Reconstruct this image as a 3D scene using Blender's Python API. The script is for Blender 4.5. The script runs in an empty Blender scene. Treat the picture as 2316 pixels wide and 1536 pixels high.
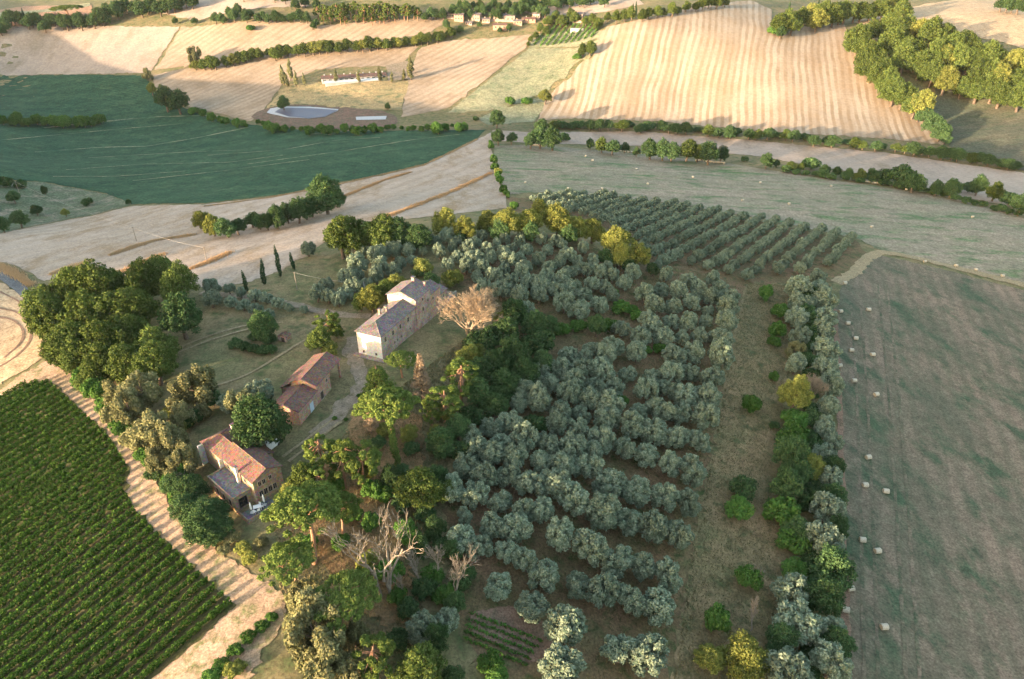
import bpy, math, random
import numpy as np
from mathutils import Vector
from mathutils.geometry import delaunay_2d_cdt
R = math.radians
SC = bpy.context.scene
COL = SC.collection

# ------------------------------------------------------------------ camera, sky, sun, exposure
F = 1600.0; CX = 1158.0; CY = 768.0; PITCH = R(31.0); CAMZ = 100.0
SUN_EL = R(6.2); SUN_AZ = R(54.0)            # the shadows run towards azimuth 54 degrees (from +Y towards +X)
cam = bpy.data.cameras.new('camera'); cam.sensor_width = 36.0; cam.lens = 36.0 * F / 2316.0
cam.clip_start = 1.0; cam.clip_end = 8000.0
camo = bpy.data.objects.new('camera', cam); COL.objects.link(camo)
camo.location = (0, 0, CAMZ); camo.rotation_euler = (math.pi / 2 - PITCH, 0, 0)
SC.camera = camo
world = bpy.data.worlds.new('World'); SC.world = world; world.use_nodes = True
_nt = world.node_tree
_sky = _nt.nodes.new('ShaderNodeTexSky'); _sky.sky_type = 'NISHITA'; _sky.sun_disc = False
_sky.sun_elevation = SUN_EL; _sky.sun_rotation = math.pi + SUN_AZ
_sky.air_density = 1.0; _sky.dust_density = 1.8; _sky.ozone_density = 0.75
_nt.links.new(_sky.outputs[0], _nt.nodes['Background'].inputs[0])
_nt.nodes['Background'].inputs[1].default_value = 0.15
sun = bpy.data.lights.new('sun', 'SUN'); sun.energy = 2.6; sun.angle = R(0.6); sun.color = (1.0, 0.79, 0.58)
suno = bpy.data.objects.new('sun', sun); COL.objects.link(suno)
suno.rotation_euler = Vector((math.sin(SUN_AZ) * math.cos(SUN_EL), math.cos(SUN_AZ) * math.cos(SUN_EL), -math.sin(SUN_EL))).to_track_quat('-Z', 'Y').to_euler()
suno.location = (-200, -200, 150)
SC.view_settings.view_transform = 'Standard'; SC.view_settings.look = 'None'
SC.view_settings.gamma = 1.0; SC.view_settings.use_curve_mapping = False
SC.view_settings.exposure = 3.0
try:
    SC.cycles.max_bounces = 4; SC.cycles.diffuse_bounces = 2; SC.cycles.volume_bounces = 0
    SC.cycles.adaptive_threshold = 0.02; SC.cycles.transparent_max_bounces = 8
except Exception: pass

# ------------------------------------------------------------------ terrain height
SP, CP = math.sin(PITCH), math.cos(PITCH)
def ray(u, v):
    a = (u - CX) / F; b = (CY - v) / F
    return a, CP + b * SP, -SP + b * CP
def plane_pt(u, v, z):
    dx, dy, dz = ray(u, v); t = (z - CAMZ) / dz
    return dx * t, dy * t
def depth(x, y, z): return y * CP - (z - CAMZ) * SP
CTRL_PX=[
(870,815,2),(1000,690,1),(1240,545,.5),(1110,590,2),(680,950,2),(560,1140,1),(900,1400,-.5),(1000,1536,-2.5),(800,1536,-.5),(950,1000,1),(1050,850,.5),
(530,1370,-1.5),(300,1080,-.5),(110,850,-1),(0,900,-4),(0,1200,-7),(0,1536,-9),(200,1536,-6),(330,1536,-4),(250,1200,-2.5),
(30,750,-3),(0,850,-4),(250,700,0),(400,760,1),(600,850,1.5),(620,610,0),(0,620,-4),(450,660,0),
(600,550,-4),(300,540,-10),(100,640,-5),(700,500,-9),(400,450,-20),(0,500,-22),(300,455,-24),(700,420,-19),(1000,330,-26),(600,350,-29),(0,350,-30),
(0,180,-28),(300,180,-26),(0,280,-32),(1110,300,-28),(1130,440,-16),(1150,480,-11),(900,450,-12),
(1400,380,-27),(1900,420,-31),(2316,480,-33),(1500,450,-20),(1900,540,-23),(1300,470,-14),(1450,560,-9),(1700,560,-17),(1650,640,-13),(1880,600,-20),
(1300,650,-5),(1300,850,-6),(1500,750,-8.5),(1640,750,-11.5),(1600,1000,-11.5),(1200,1000,-3.5),(1400,1000,-7.5),(1550,1200,-11),(1300,1200,-5.5),(1100,1250,-2.5),(1400,1450,-8.8),(1200,1450,-5.5),(1600,1500,-13.5),
(1850,700,-17.5),(1850,1000,-18),(1850,1400,-17.5),(2100,600,-24),(2100,900,-22.5),(2300,700,-26),(2316,1000,-24),(2200,1400,-21),(2316,1536,-21),
(1210,290,-34),(1700,310,-37),(2316,400,-38),(1800,345,-36),
(1300,260,-34),(1600,280,-37),(2100,310,-37),(1450,70,15),(1650,20,25),(1750,80,10),(1850,80,8),(1750,200,-18),(1500,170,-12),(1350,170,-12),(1950,150,-8),
(2100,150,-5),(2316,200,-15),(2200,250,-29),(2316,300,-31),(2200,50,18),(2316,40,20),(2000,30,17),
(1100,200,-22),(1250,100,-2),(1000,250,-32),(680,255,-32),(800,180,-21),(900,120,-9),(1000,100,-4),(600,130,-12),(1100,45,12),(950,70,5),(580,45,13),(700,60,8),
(200,150,-20),(350,100,-6),(100,100,-8),(45,68,3),(200,40,10),(300,20,17),(0,20,12),(0,110,-10)]
CTRL_XY=[  # ground out of view; left and rear hill heights shaped to cast shade
(-260,300,-12),(-330,350,0),(-450,450,6),(-460,240,20),(-350,120,22),(-260,140,13),(-235,85,-8),(-330,20,2),(-300,-60,-12),(-600,450,13),(-500,-100,-14),(-190,10,-12),(-100,30,-9),(-45,20,1),(-20,-10,10),(-40,-70,26),(-110,-60,4),(50,0,-8),(100,50,-17),(200,0,-22),(150,-150,-12),(-200,-200,-10),(0,-200,8),(-500,-400,-15),(300,200,-27),(400,100,-28),(500,300,-32),(520,600,-15),(700,900,22),(-600,700,25),(-800,1000,32),(0,1300,20),(700,1400,32),(-700,1400,32),(1200,1000,25),(-1300,1000,30),(1200,0,-20),(-1200,0,0),(1200,-500,-10),(-1200,-600,-10),(0,-600,0),(0,2200,40),(1300,2200,50),(-1300,2200,50)]

_P = np.array([plane_pt(u, v, z) for u, v, z in CTRL_PX] + [(x, y) for x, y, z in CTRL_XY]) / 100.0
_Z = np.array([z for _, _, z in CTRL_PX] + [z for _, _, z in CTRL_XY], float)
def _k(r): return r * r * np.log(r + 1e-9)
_n = len(_P); _A = np.zeros((_n + 3, _n + 3)); _Q = np.c_[np.ones(_n), _P]
_A[:_n, :_n] = _k(np.linalg.norm(_P[:, None] - _P[None], axis=2)) + 0.02 * np.eye(_n)
_A[:_n, _n:] = _Q; _A[_n:, :_n] = _Q.T
_sol = np.linalg.solve(_A, np.r_[_Z, 0, 0, 0]); _w = _sol[:_n]; _a = _sol[_n:]
_PADS = []      # level pads under buildings: (x, y, radius, z)
def HX(x, y):
    """exact terrain height"""
    x = np.asarray(x, float); sh = x.shape
    q = np.c_[x.ravel(), np.asarray(y, float).ravel()] / 100.0
    out = np.empty(len(q))
    for i in range(0, len(q), 8000):
        c = q[i:i + 8000]
        d2 = ((c[:, None, 0] - _P[None, :, 0]) ** 2 + (c[:, None, 1] - _P[None, :, 1]) ** 2) + 1e-12
        out[i:i + 8000] = (0.5 * d2 * np.log(d2)) @ _w + _a[0] + c @ _a[1:]
    X, Y = q[:, 0] * 100, q[:, 1] * 100
    # gentle uneven ground that the low sun rakes across
    out += 0.10 * np.sin(X / 4.1 + 1.3 * np.sin(Y / 9.0)) * np.sin(Y / 5.3 + 0.7) + 0.22 * np.sin(X / 11.0 + Y / 17.0 + 1.0) * np.sin(Y / 13.0 - X / 23.0)
    return out.reshape(sh)
GX0, GY0, GS = -1300.0, -600.0, 5.0
_gx = np.arange(GX0, 1301, GS); _gy = np.arange(GY0, 2201, GS)
_G = HX(*np.meshgrid(_gx, _gy))
def H(x, y):
    x = np.asarray(x, float); y = np.asarray(y, float)
    fx = np.clip((x - GX0) / GS, 0, len(_gx) - 1.001); fy = np.clip((y - GY0) / GS, 0, len(_gy) - 1.001)
    i = fx.astype(int); j = fy.astype(int); a = fx - i; b = fy - j
    return (_G[j, i] * (1 - a) + _G[j, i + 1] * a) * (1 - b) + (_G[j + 1, i] * (1 - a) + _G[j + 1, i + 1] * a) * b
def ground(u, v, dz=0.0):
    """where the lines of sight through the pixels meet the terrain raised by dz"""
    u = np.atleast_1d(np.asarray(u, float)); v = np.atleast_1d(np.asarray(v, float))
    dx, dy, dr = ray(u, v); dx = dx + 0 * dy
    dz = np.broadcast_to(np.asarray(dz, float), u.shape)
    t = np.full(u.shape, 40.0); done = np.zeros(u.shape, bool)
    for _ in range(160):
        gap = CAMZ + dr * t - H(dx * t, dy * t) - dz
        done |= (gap < 0.02) | (t > 2400)
        if done.all(): break
        t = np.where(done, t, t + gap / (np.abs(dr) + 0.33))
    return dx * t, dy * t, CAMZ + dr * t

# ------------------------------------------------------------------ helpers
def tag(o, label=None, cat=None, group=None, kind=None):
    if label: o['label'] = label
    if cat: o['category'] = cat
    if group: o['group'] = group
    if kind: o['kind'] = kind
    return o
def obj(name, data, parent=None, loc=None, rz=0.0):
    o = bpy.data.objects.new(name, data); COL.objects.link(o)
    if parent is not None: o.parent = parent
    if loc is not None: o.location = loc
    if rz: o.rotation_euler = (0, 0, rz)
    return o
def empty(name, loc, rz=0.0):
    o = obj(name, None, None, loc, rz); o.empty_display_size = 0.5
    return o
def mesh(name, V, Fc, mat, smooth=False):
    m = bpy.data.meshes.new(name)
    if isinstance(Fc, np.ndarray):
        V = np.asarray(V, np.float32); k = Fc.shape[1]; n = len(Fc)
        m.vertices.add(len(V)); m.vertices.foreach_set('co', V.ravel())
        m.loops.add(n * k); m.loops.foreach_set('vertex_index', Fc.astype(np.int32).ravel())
        m.polygons.add(n); m.polygons.foreach_set('loop_start', np.arange(0, n * k, k, dtype=np.int32))
        m.update(calc_edges=True)
    else:
        m.from_pydata([tuple(v) for v in V], [], Fc)
    m.materials.append(mat)
    m.polygons.foreach_set('use_smooth', [smooth] * len(m.polygons))
    m.update()
    return m
class MB:
    """collects boxes, tubes and faces into one mesh"""
    def __init__(s): s.v = []; s.f = []
    def add(s, V, Fc):
        b = len(s.v); s.v += [tuple(p) for p in V]; s.f += [tuple(i + b for i in f) for f in Fc]; return s
    def box(s, x0, x1, y0, y1, z0, z1):
        V = [(x, y, z) for z in (z0, z1) for x, y in ((x0, y0), (x1, y0), (x1, y1), (x0, y1))]
        return s.add(V, [(3, 2, 1, 0), (4, 5, 6, 7), (0, 1, 5, 4), (1, 2, 6, 5), (2, 3, 7, 6), (3, 0, 4, 7)])
    def tube(s, path, rad, n=6, cap=True):
        path = [Vector(p) for p in path]; rings = []; b = len(s.v)
        for i, p in enumerate(path):
            t = (path[min(i + 1, len(path) - 1)] - path[max(i - 1, 0)])
            if t.length < 1e-6: t = Vector((0, 0, 1))
            t.normalize(); a = t.cross(Vector((0.31, 0.95, 0.07))).normalized(); c = t.cross(a)
            r = rad[i] if hasattr(rad, '__len__') else rad
            for k in range(n):
                w = 2 * math.pi * k / n; s.v.append(tuple(p + (a * math.cos(w) + c * math.sin(w)) * r))
        for i in range(len(path) - 1):
            for k in range(n):
                s.f.append((b + i * n + k, b + i * n + (k + 1) % n, b + (i + 1) * n + (k + 1) % n, b + (i + 1) * n + k))
        if cap:
            s.f.append(tuple(b + (len(path) - 1) * n + k for k in range(n)))
            s.f.append(tuple(b + n - 1 - k for k in range(n)))
        return s
    def build(s, name, mat, parent=None, smooth=False, loc=None, rz=0.0):
        return obj(name, mesh(name, s.v, s.f, mat, smooth), parent, loc, rz)
_ORD = ['zeroth', 'first', 'second', 'third', 'fourth', 'fifth', 'sixth', 'seventh', 'eighth', 'ninth', 'tenth', 'eleventh', 'twelfth', 'thirteenth', 'fourteenth', 'fifteenth', 'sixteenth', 'seventeenth', 'eighteenth', 'nineteenth']
_TENS = {2: ('twenty', 'twentieth'), 3: ('thirty', 'thirtieth'), 4: ('forty', 'fortieth'), 5: ('fifty', 'fiftieth'), 6: ('sixty', 'sixtieth'), 7: ('seventy', 'seventieth')}
def ordinal(n):
    if n < 20: return _ORD[n]
    t, u = divmod(n, 10); return _TENS[t][1] if u == 0 else _TENS[t][0] + '-' + _ORD[u]

# ------------------------------------------------------------------ materials
def new_mat(name):
    m = bpy.data.materials.new(name); m.use_nodes = True
    nt = m.node_tree; b = nt.nodes['Principled BSDF']
    b.inputs['Roughness'].default_value = 0.95; b.inputs['Specular IOR Level'].default_value = 0.1
    return m, nt, b
def nd(nt, t, **kw):
    n = nt.nodes.new(t)
    for k, v in kw.items():
        if k in n.inputs: n.inputs[k].default_value = v
        else: setattr(n, k, v)
    return n
def ramp(nt, fac, stops):
    r = nt.nodes.new('ShaderNodeValToRGB'); e = r.color_ramp.elements
    while len(e) < len(stops): e.new(0.5)
    for i, (p, c) in enumerate(stops): e[i].position = p; e[i].color = (c[0], c[1], c[2], 1) if hasattr(c, '__len__') else (c, c, c, 1)
    nt.links.new(fac, r.inputs[0]); return r.outputs[0]
def mixc(nt, fac, a, b, mode='MIX'):
    m = nt.nodes.new('ShaderNodeMix'); m.data_type = 'RGBA'; m.blend_type = mode
    for s, i in ((fac, 0), (a, 6), (b, 7)):
        if hasattr(s, 'is_linked') or hasattr(s, 'links'): nt.links.new(s, m.inputs[i])
        elif hasattr(s, '__len__'): m.inputs[i].default_value = (s[0], s[1], s[2], 1)
        else: m.inputs[i].default_value = s
    return m.outputs[2]
def ground_mat(name, c1, c2, c3=None, big=30.0, mid=6.0, fine=0.7, stripes=(), bump=0.25, grain=.5, stretch=None):
    """dry ground: big soft patches of c1 / c2, streaks of c3, grain, optional sown or mown lines (azimuth deg, period m, strength, colour, waviness)"""
    m, nt, b = new_mat(name); L = nt.links
    tc = nt.nodes.new('ShaderNodeTexCoord').outputs['Object']
    co = tc
    if stretch:
        mp = nd(nt, 'ShaderNodeMapping'); mp.inputs['Rotation'].default_value = (0, 0, R(stretch[0])); mp.inputs['Scale'].default_value = (1, stretch[1], 1)
        L.new(tc, mp.inputs[0]); co = mp.outputs[0]
    def noise(c, size, det=5.0, rough=0.6):
        n = nd(nt, 'ShaderNodeTexNoise', Scale=1.0 / size, Detail=det, Roughness=rough); L.new(c, n.inputs['Vector']); return n.outputs[0]
    col = ramp(nt, noise(co, big), [(0.36, c1), (0.64, c2)])
    if c3 is not None:
        col = mixc(nt, ramp(nt, noise(co, mid, 6.0, 0.65), [(0.50, 0.0), (0.66, 1.0)]), col, c3)
    for az, per, st, sc_, wav in stripes:
        mp = nd(nt, 'ShaderNodeMapping'); mp.inputs['Rotation'].default_value = (0, 0, R(az)); L.new(tc, mp.inputs[0])
        w = nd(nt, 'ShaderNodeTexWave', Scale=0.314 / per, Distortion=wav, Detail=2.0); w.inputs['Detail Scale'].default_value = 1.0 / max(per * 0.12, 0.2) * 0.15
        L.new(mp.outputs[0], w.inputs['Vector'])
        f = ramp(nt, w.outputs[1], [(0.35, 0.0), (0.85, st)])
        gate = ramp(nt, noise(tc, per * 5.0, 3.0), [(0.3, 0.25), (0.6, 1.0)])
        mu = nd(nt, 'ShaderNodeMath', operation='MULTIPLY'); L.new(f, mu.inputs[0]); L.new(gate, mu.inputs[1])
        col = mixc(nt, mu.outputs[0], col, sc_)
    g = noise(tc, fine, 4.0, 0.7)
    col = mixc(nt, 1.0, col, ramp(nt, g, [(0.28, 1 - grain), (0.72, 1 + grain)]), 'MULTIPLY')
    col = mixc(nt, 1.0, col, ramp(nt, noise(tc, fine * 5.0, 5.0, .7), [(0.3, 1 - grain * .5), (0.7, 1 + grain * .5)]), 'MULTIPLY')
    L.new(col, b.inputs['Base Color'])
    if bump:
        bp = nd(nt, 'ShaderNodeBump', Strength=bump, Distance=0.35); L.new(noise(tc, fine * 1.6, 3.0), bp.inputs['Height']); L.new(bp.outputs[0], b.inputs['Normal'])
    return m
def leaf_mat(name, c, c2, trans=0.12, objvar=0.25):
    m = bpy.data.materials.new(name); m.use_nodes = True; nt = m.node_tree; nt.nodes.clear(); L = nt.links
    out = nt.nodes.new('ShaderNodeOutputMaterial')
    geo = nt.nodes.new('ShaderNodeNewGeometry'); oi = nt.nodes.new('ShaderNodeObjectInfo')
    col = mixc(nt, geo.outputs['Random Per Island'], c, c2)
    col = mixc(nt, 1.0, col, ramp(nt, oi.outputs['Random'], [(0.0, 1 - objvar), (1.0, 1 + objvar)]), 'MULTIPLY')
    d = nt.nodes.new('ShaderNodeBsdfDiffuse'); t = nt.nodes.new('ShaderNodeBsdfTranslucent'); mx = nt.nodes.new('ShaderNodeMixShader')
    L.new(col, d.inputs[0]); L.new(col, t.inputs[0]); mx.inputs[0].default_value = trans
    L.new(d.outputs[0], mx.inputs[1]); L.new(t.outputs[0], mx.inputs[2]); L.new(mx.outputs[0], out.inputs[0])
    return m
def wall_mat(name, c1, c2, c3, size=1.2, coarse=4.0):
    m, nt, b = new_mat(name); L = nt.links
    tc = nt.nodes.new('ShaderNodeTexCoord').outputs['Object']
    n1 = nd(nt, 'ShaderNodeTexNoise', Scale=1 / coarse, Detail=5.0); L.new(tc, n1.inputs[0])
    n2 = nd(nt, 'ShaderNodeTexNoise', Scale=1 / size, Detail=6.0, Roughness=0.7); L.new(tc, n2.inputs[0])
    n3 = nd(nt, 'ShaderNodeTexVoronoi', Scale=3.0); L.new(tc, n3.inputs[0])
    col = ramp(nt, n1.outputs[0], [(0.38, c1), (0.62, c2)])
    col = mixc(nt, ramp(nt, n2.outputs[0], [(0.5, 0.0), (0.68, 0.85)]), col, c3)
    col = mixc(nt, 0.45, col, n3.outputs['Color'], 'SOFT_LIGHT')
    L.new(col, b.inputs['Base Color'])
    bp = nd(nt, 'ShaderNodeBump', Strength=0.4, Distance=0.05); L.new(n2.outputs[0], bp.inputs['Height']); L.new(bp.outputs[0], b.inputs['Normal'])
    return m
def plain(name, c, rough=0.7, var=0.25, size=0.6, metal=0.0):
    m, nt, b = new_mat(name); L = nt.links
    tc = nt.nodes.new('ShaderNodeTexCoord').outputs['Object']
    n = nd(nt, 'ShaderNodeTexNoise', Scale=1 / size, Detail=4.0); L.new(tc, n.inputs[0])
    L.new(mixc(nt, 1.0, c, ramp(nt, n.outputs[0], [(0.3, 1 - var), (0.7, 1 + var)]), 'MULTIPLY'), b.inputs['Base Color'])
    b.inputs['Roughness'].default_value = rough; b.inputs['Metallic'].default_value = metal
    return m
M = {}
M['meadow'] = ground_mat('dry_meadow', (.19, .14, .072), (.12, .11, .05), (.07, .085, .032), 18, 4, .5)
M['grove'] = ground_mat('grove_earth', (.165, .10, .055), (.11, .085, .04), (.05, .065, .022), 9, 3, .45)
M['needle'] = ground_mat('needle_litter', (.30, .165, .075), (.20, .125, .06), (.10, .095, .04), 6, 2.5, .4)
M['track'] = ground_mat('track_grass', (.215, .145, .075), (.14, .115, .055), (.065, .075, .03), 10, 3.2, .45)
M['stubble'] = ground_mat('pale_stubble', (.37, .28, .215), (.31, .235, .175), (.25, .17, .105), 40, 12, .8, grain=.3, stretch=(26, .4), stripes=((26, 9, .4, (.24, .165, .10), 3.0),))
M['stubble_far'] = ground_mat('lilac_stubble', (.33, .25, .19), (.27, .205, .155), (.22, .165, .115), 60, 26, 2.0, grain=.22, stretch=(80, .4))
M['stubble_gold'] = ground_mat('golden_stubble', (.42, .30, .18), (.36, .25, .15), (.28, .19, .11), 14, 4, .6, stripes=((-25, 3.2, .3, (.25, .17, .10), 4.0),))
M['stubble_lit'] = ground_mat('far_stubble', (.32, .235, .16), (.275, .20, .135), (.235, .165, .105), 60, 30, 2.0, grain=.2, stripes=((38, 7, .5, (.19, .13, .08), 4.0),))
M['striped'] = ground_mat('striped_stubble', (.34, .265, .19), (.30, .23, .16), (.27, .195, .13), 80, 40, 2.0, grain=.18, stripes=((15, 5.6, .75, (.19, .125, .07), 7.0), (17, 23, .5, (.22, .15, .09), 5.0)))
M['green'] = ground_mat('green_crop', (.018, .050, .024), (.026, .062, .030), (.042, .078, .036), 40, 14, 1.4, stripes=((72, 4, .7, (.010, .036, .02), 1.5), (72, 24, .35, (.04, .085, .04), 2.0)), bump=0.8)
M['pale_mead'] = ground_mat('mown_meadow', (.245, .19, .132), (.175, .155, .10), (.085, .125, .052), 45, 22, 1.0, stretch=(-14, 3.0))
M['hay'] = ground_mat('hay_field', (.185, .13, .09), (.10, .09, .058), (.048, .072, .038), 20, 8, .5, grain=.5, stretch=(20, .5), stripes=((20, 4.5, .45, (.07, .075, .045), 2.0),))
M['hay_line'] = ground_mat('hay_line', (.16, .12, .082), (.08, .078, .048), (.055, .07, .038), 9, 3, .5)
M['hay2'] = ground_mat('shaded_field', (.10, .085, .055), (.075, .08, .05), (.06, .072, .04), 60, 12, 1.5, stretch=(-5, 3))  # darker ground colours, with the field's shade painted in
M['drygreen'] = ground_mat('thin_dry_grass', (.22, .20, .115), (.17, .17, .10), (.13, .14, .075), 40, 10, 1.5)
M['rough'] = ground_mat('rough_yellow_grass', (.34, .235, .115), (.24, .185, .09), (.12, .125, .06), 22, 7, 1.0)
M['scrub'] = ground_mat('scrub_grass', (.095, .105, .06), (.07, .09, .05), (.17, .14, .10), 30, 8, 1.0)
M['soil'] = ground_mat('bare_soil', (.21, .125, .085), (.17, .105, .07), (.13, .095, .06), 8, 2.5, .4)
M['orange'] = ground_mat('ploughed_field', (.30, .17, .10), (.26, .15, .09), None, 40, 10, 1.5)
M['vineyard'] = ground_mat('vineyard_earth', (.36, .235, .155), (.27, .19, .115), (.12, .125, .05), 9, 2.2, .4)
M['shaded_vine_earth'] = ground_mat('shaded_vine_earth', (.085, .068, .032), (.055, .06, .022), (.03, .05, .012), 6, 1.8, .35)  # weedy soil, darkened to stand for shade between the vine rows
M['gravel'] = ground_mat('gravel', (.25, .185, .13), (.20, .155, .105), (.13, .11, .06), 4, 1.6, .3)
M['asphalt'] = ground_mat('asphalt', (.10, .10, .10), (.13, .125, .12), None, 8, 2, .4, bump=.1)
M['drystrip'] = ground_mat('pale_dry_line', (.26, .24, .145), (.022, .068, .038), (.06, .10, .055), 16, 5, .8)
M['dryverge'] = ground_mat('straw_verge', (.29, .215, .125), (.24, .18, .10), (.17, .14, .08), 8, 2.5, .5)
M['reed'] = ground_mat('brown_reed', (.15, .09, .065), (.12, .085, .06), (.09, .085, .05), 10, 3, .8)
M['water'], _n2, _b2 = new_mat('pond_water'); _b2.inputs['Base Color'].default_value = (.085, .085, .11, 1); _b2.inputs['Roughness'].default_value = 0.45; _b2.inputs['Specular IOR Level'].default_value = 0.25
M['farwhite0'] = plain('pale_rim', (.36, .36, .36), .9)
M['concrete'] = plain('pale_concrete', (.50, .48, .44), .9)
M['bark'] = plain('bark', (.12, .085, .06), .95, .4, .3)
M['bark_pale'] = plain('dead_wood', (.21, .17, .13), .95, .3, .3)
M['bark_pink'] = plain('dry_twigs', (.29, .21, .135), .95, .3, .3)
M['bark_pine'] = plain('pine_bark', (.26, .14, .085), .95, .35, .3)
M['olive'] = leaf_mat('olive_leaves', (.095, .13, .078), (.215, .245, .165), .10, .2)
M['oak'] = leaf_mat('oak_leaves', (.038, .062, .014), (.105, .13, .034))
M['wood'] = leaf_mat('dark_leaves', (.028, .060, .022), (.075, .115, .042))
M['yoak'] = leaf_mat('sunlit_tone_leaves', (.105, .12, .026), (.18, .18, .046))  # yellower oak leaves; low sunlight is painted into this tone
M['pine'] = leaf_mat('pine_needles', (.055, .09, .020), (.135, .165, .040), .14)
M['cypress'] = leaf_mat('cypress_leaves', (.022, .046, .022), (.040, .066, .028), .1)
M['pale'] = leaf_mat('pale_leaves', (.10, .105, .042), (.19, .175, .085))
M['brownneedle'] = leaf_mat('dry_needles', (.23, .16, .095), (.30, .215, .14))
M['bush'] = leaf_mat('bush_leaves', (.040, .095, .018), (.085, .15, .034))
M['vine'] = leaf_mat('vine_leaves', (.020, .052, .008), (.085, .145, .026), .16, .08)
M['straw'] = leaf_mat('straw_blades', (.36, .25, .14), (.48, .34, .20), .3)
M['russet'] = leaf_mat('russet_grass', (.29, .175, .09), (.40, .26, .14), .3)
M['tuft'] = leaf_mat('mixed_grass', (.075, .085, .035), (.21, .16, .085), .2)
M['bale'] = plain('straw_bale', (.40, .345, .26), .9, .35, .12)
M['bale_end'] = plain('straw_bale_end', (.40, .31, .20), .9, .3, .2)
M['stone'] = wall_mat('old_stone_wall', (.33, .265, .21), (.23, .165, .13), (.30, .17, .125), .8, 2.5)
M['plaster'] = wall_mat('pale_plaster', (.58, .53, .45), (.52, .47, .40), (.44, .38, .32), 2.0)
M['brick'] = wall_mat('brick_wall', (.34, .20, .135), (.29, .185, .13), (.40, .29, .22))
M['brown_stone'] = wall_mat('brown_stone_wall', (.27, .195, .125), (.22, .16, .105), (.33, .25, .17))
M['tile'] = wall_mat('weathered_tiles', (.15, .118, .108), (.11, .092, .088), (.21, .165, .135), .35, 1.6)
M['tile_red'] = wall_mat('red_tiles', (.15, .08, .058), (.11, .066, .054), (.16, .115, .09), .4, 2.0)
M['glass'], _n2, _b2 = new_mat('dark_glass'); _b2.inputs['Base Color'].default_value = (.015, .018, .02, 1); _b2.inputs['Roughness'].default_value = 0.1; _b2.inputs['Specular IOR Level'].default_value = 0.5
M['frame'] = plain('window_frame', (.33, .27, .21), .8)
M['farwhite'] = plain('dull_white_sheet', (.33, .31, .29), .8, .15, 3.0)
M['whitepaint'] = plain('white_paint', (.72, .70, .66), .7, .08)
M['shutter'] = plain('green_shutter', (.06, .08, .06), .7)
M['bluedoor'] = plain('pale_blue_door', (.42, .47, .52), .7, .1)
M['wooddark'] = plain('dark_wood', (.06, .045, .035), .9)
M['greyroof'] = wall_mat('grey_terrace', (.13, .125, .13), (.10, .10, .11), (.17, .15, .14), .8, 1.5)
M['pave'] = wall_mat('dark_paving', (.12, .115, .115), (.10, .095, .095), (.15, .13, .12), .6, 1.5)
M['metal'] = plain('galvanised_metal', (.38, .37, .36), .5, .1, .5, .3)
M['wire'] = plain('wire', (.34, .31, .27), .6, .05)

# ------------------------------------------------------------------ the setting: terrain sheet and the fields on it
def graded(lo, a, b, hi, fine, grow):
    c = list(np.arange(a, b + .01, fine)); s = fine; x = b
    while x < hi: s = min(s * grow, 60); x += s; c.append(min(x, hi))
    s = fine; x = a
    while x > lo: s = min(s * grow, 60); x -= s; c.insert(0, max(x, lo))
    return np.array(c)
_xs = graded(-1300, -240, 300, 1300, 3.0, 1.05); _ys = graded(-600, 40, 420, 2200, 3.0, 1.035)
_X, _Y = np.meshgrid(_xs, _ys); _V = np.c_[_X.ravel(), _Y.ravel(), HX(_X, _Y).ravel()]
_nx, _ny = len(_xs), len(_ys)
_i = (np.arange(_ny - 1)[:, None] * _nx + np.arange(_nx - 1)[None]).ravel()
tag(obj('ground', mesh('ground', _V, np.c_[_i, _i + 1, _i + _nx + 1, _i + _nx], M['meadow'], True)), kind='structure')

RNG = np.random.default_rng(7)
def world_line(pts, step=10.0, closed=False):
    """a line drawn over the terrain, densely sampled"""
    P = []; n = len(pts)
    for i in range(n if closed else n - 1):
        a = np.array(pts[i], float); b = np.array(pts[(i + 1) % n], float)
        k = max(1, int(np.hypot(*(b - a)) / step))
        for j in range(k): P.append(a + (b - a) * j / k)
    if not closed: P.append(np.array(pts[-1], float))
    P = np.array(P); x, y, z = ground(P[:, 0], P[:, 1])
    return np.c_[x, y]
def inside(P, poly):
    x, y = P[:, 0], P[:, 1]; r = np.zeros(len(P), bool); n = len(poly)
    for i in range(n):
        x0, y0 = poly[i]; x1, y1 = poly[(i + 1) % n]
        c = (y0 > y) != (y1 > y)
        r ^= c & (x < (x1 - x0) * (y - y0) / (y1 - y0 + 1e-12) + x0)
    return r
def patch(name, pts, mat, lift, res=4.0, jit=0.4, rounds=0):
    for _ in range(rounds):
        pts = [q for i in range(len(pts)) for q in (tuple(.75 * a + .25 * b for a, b in zip(pts[i], pts[(i + 1) % len(pts)])), tuple(.25 * a + .75 * b for a, b in zip(pts[i], pts[(i + 1) % len(pts)])))]
    B = world_line(pts, 9.0, True)
    # drop near-duplicate corners, then roughen the edge
    keep = [0]
    for i in range(1, len(B)):
        if np.hypot(*(B[i] - B[keep[-1]])) > 0.6: keep.append(i)
    B = B[keep]; B = B + RNG.normal(0, jit, B.shape)
    lo, hi = B.min(0), B.max(0)
    g = np.stack(np.meshgrid(np.arange(lo[0], hi[0], res), np.arange(lo[1], hi[1], res)), -1).reshape(-1, 2)
    g = g[inside(g, B)]; g = g + RNG.uniform(-.15, .15, g.shape) * res
    pv = [Vector(p) for p in B.tolist()] + [Vector(p) for p in g.tolist()]
    vo, eo, fo, *_ = delaunay_2d_cdt(pv, [], [list(range(len(B)))], 1, 1e-4)
    xy = np.array([tuple(v) for v in vo]); z = HX(xy[:, 0], xy[:, 1]) + lift
    o = obj(name, mesh(name, np.c_[xy, z], [tuple(f) for f in fo], mat, True))
    return tag(o, kind='structure')
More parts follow.
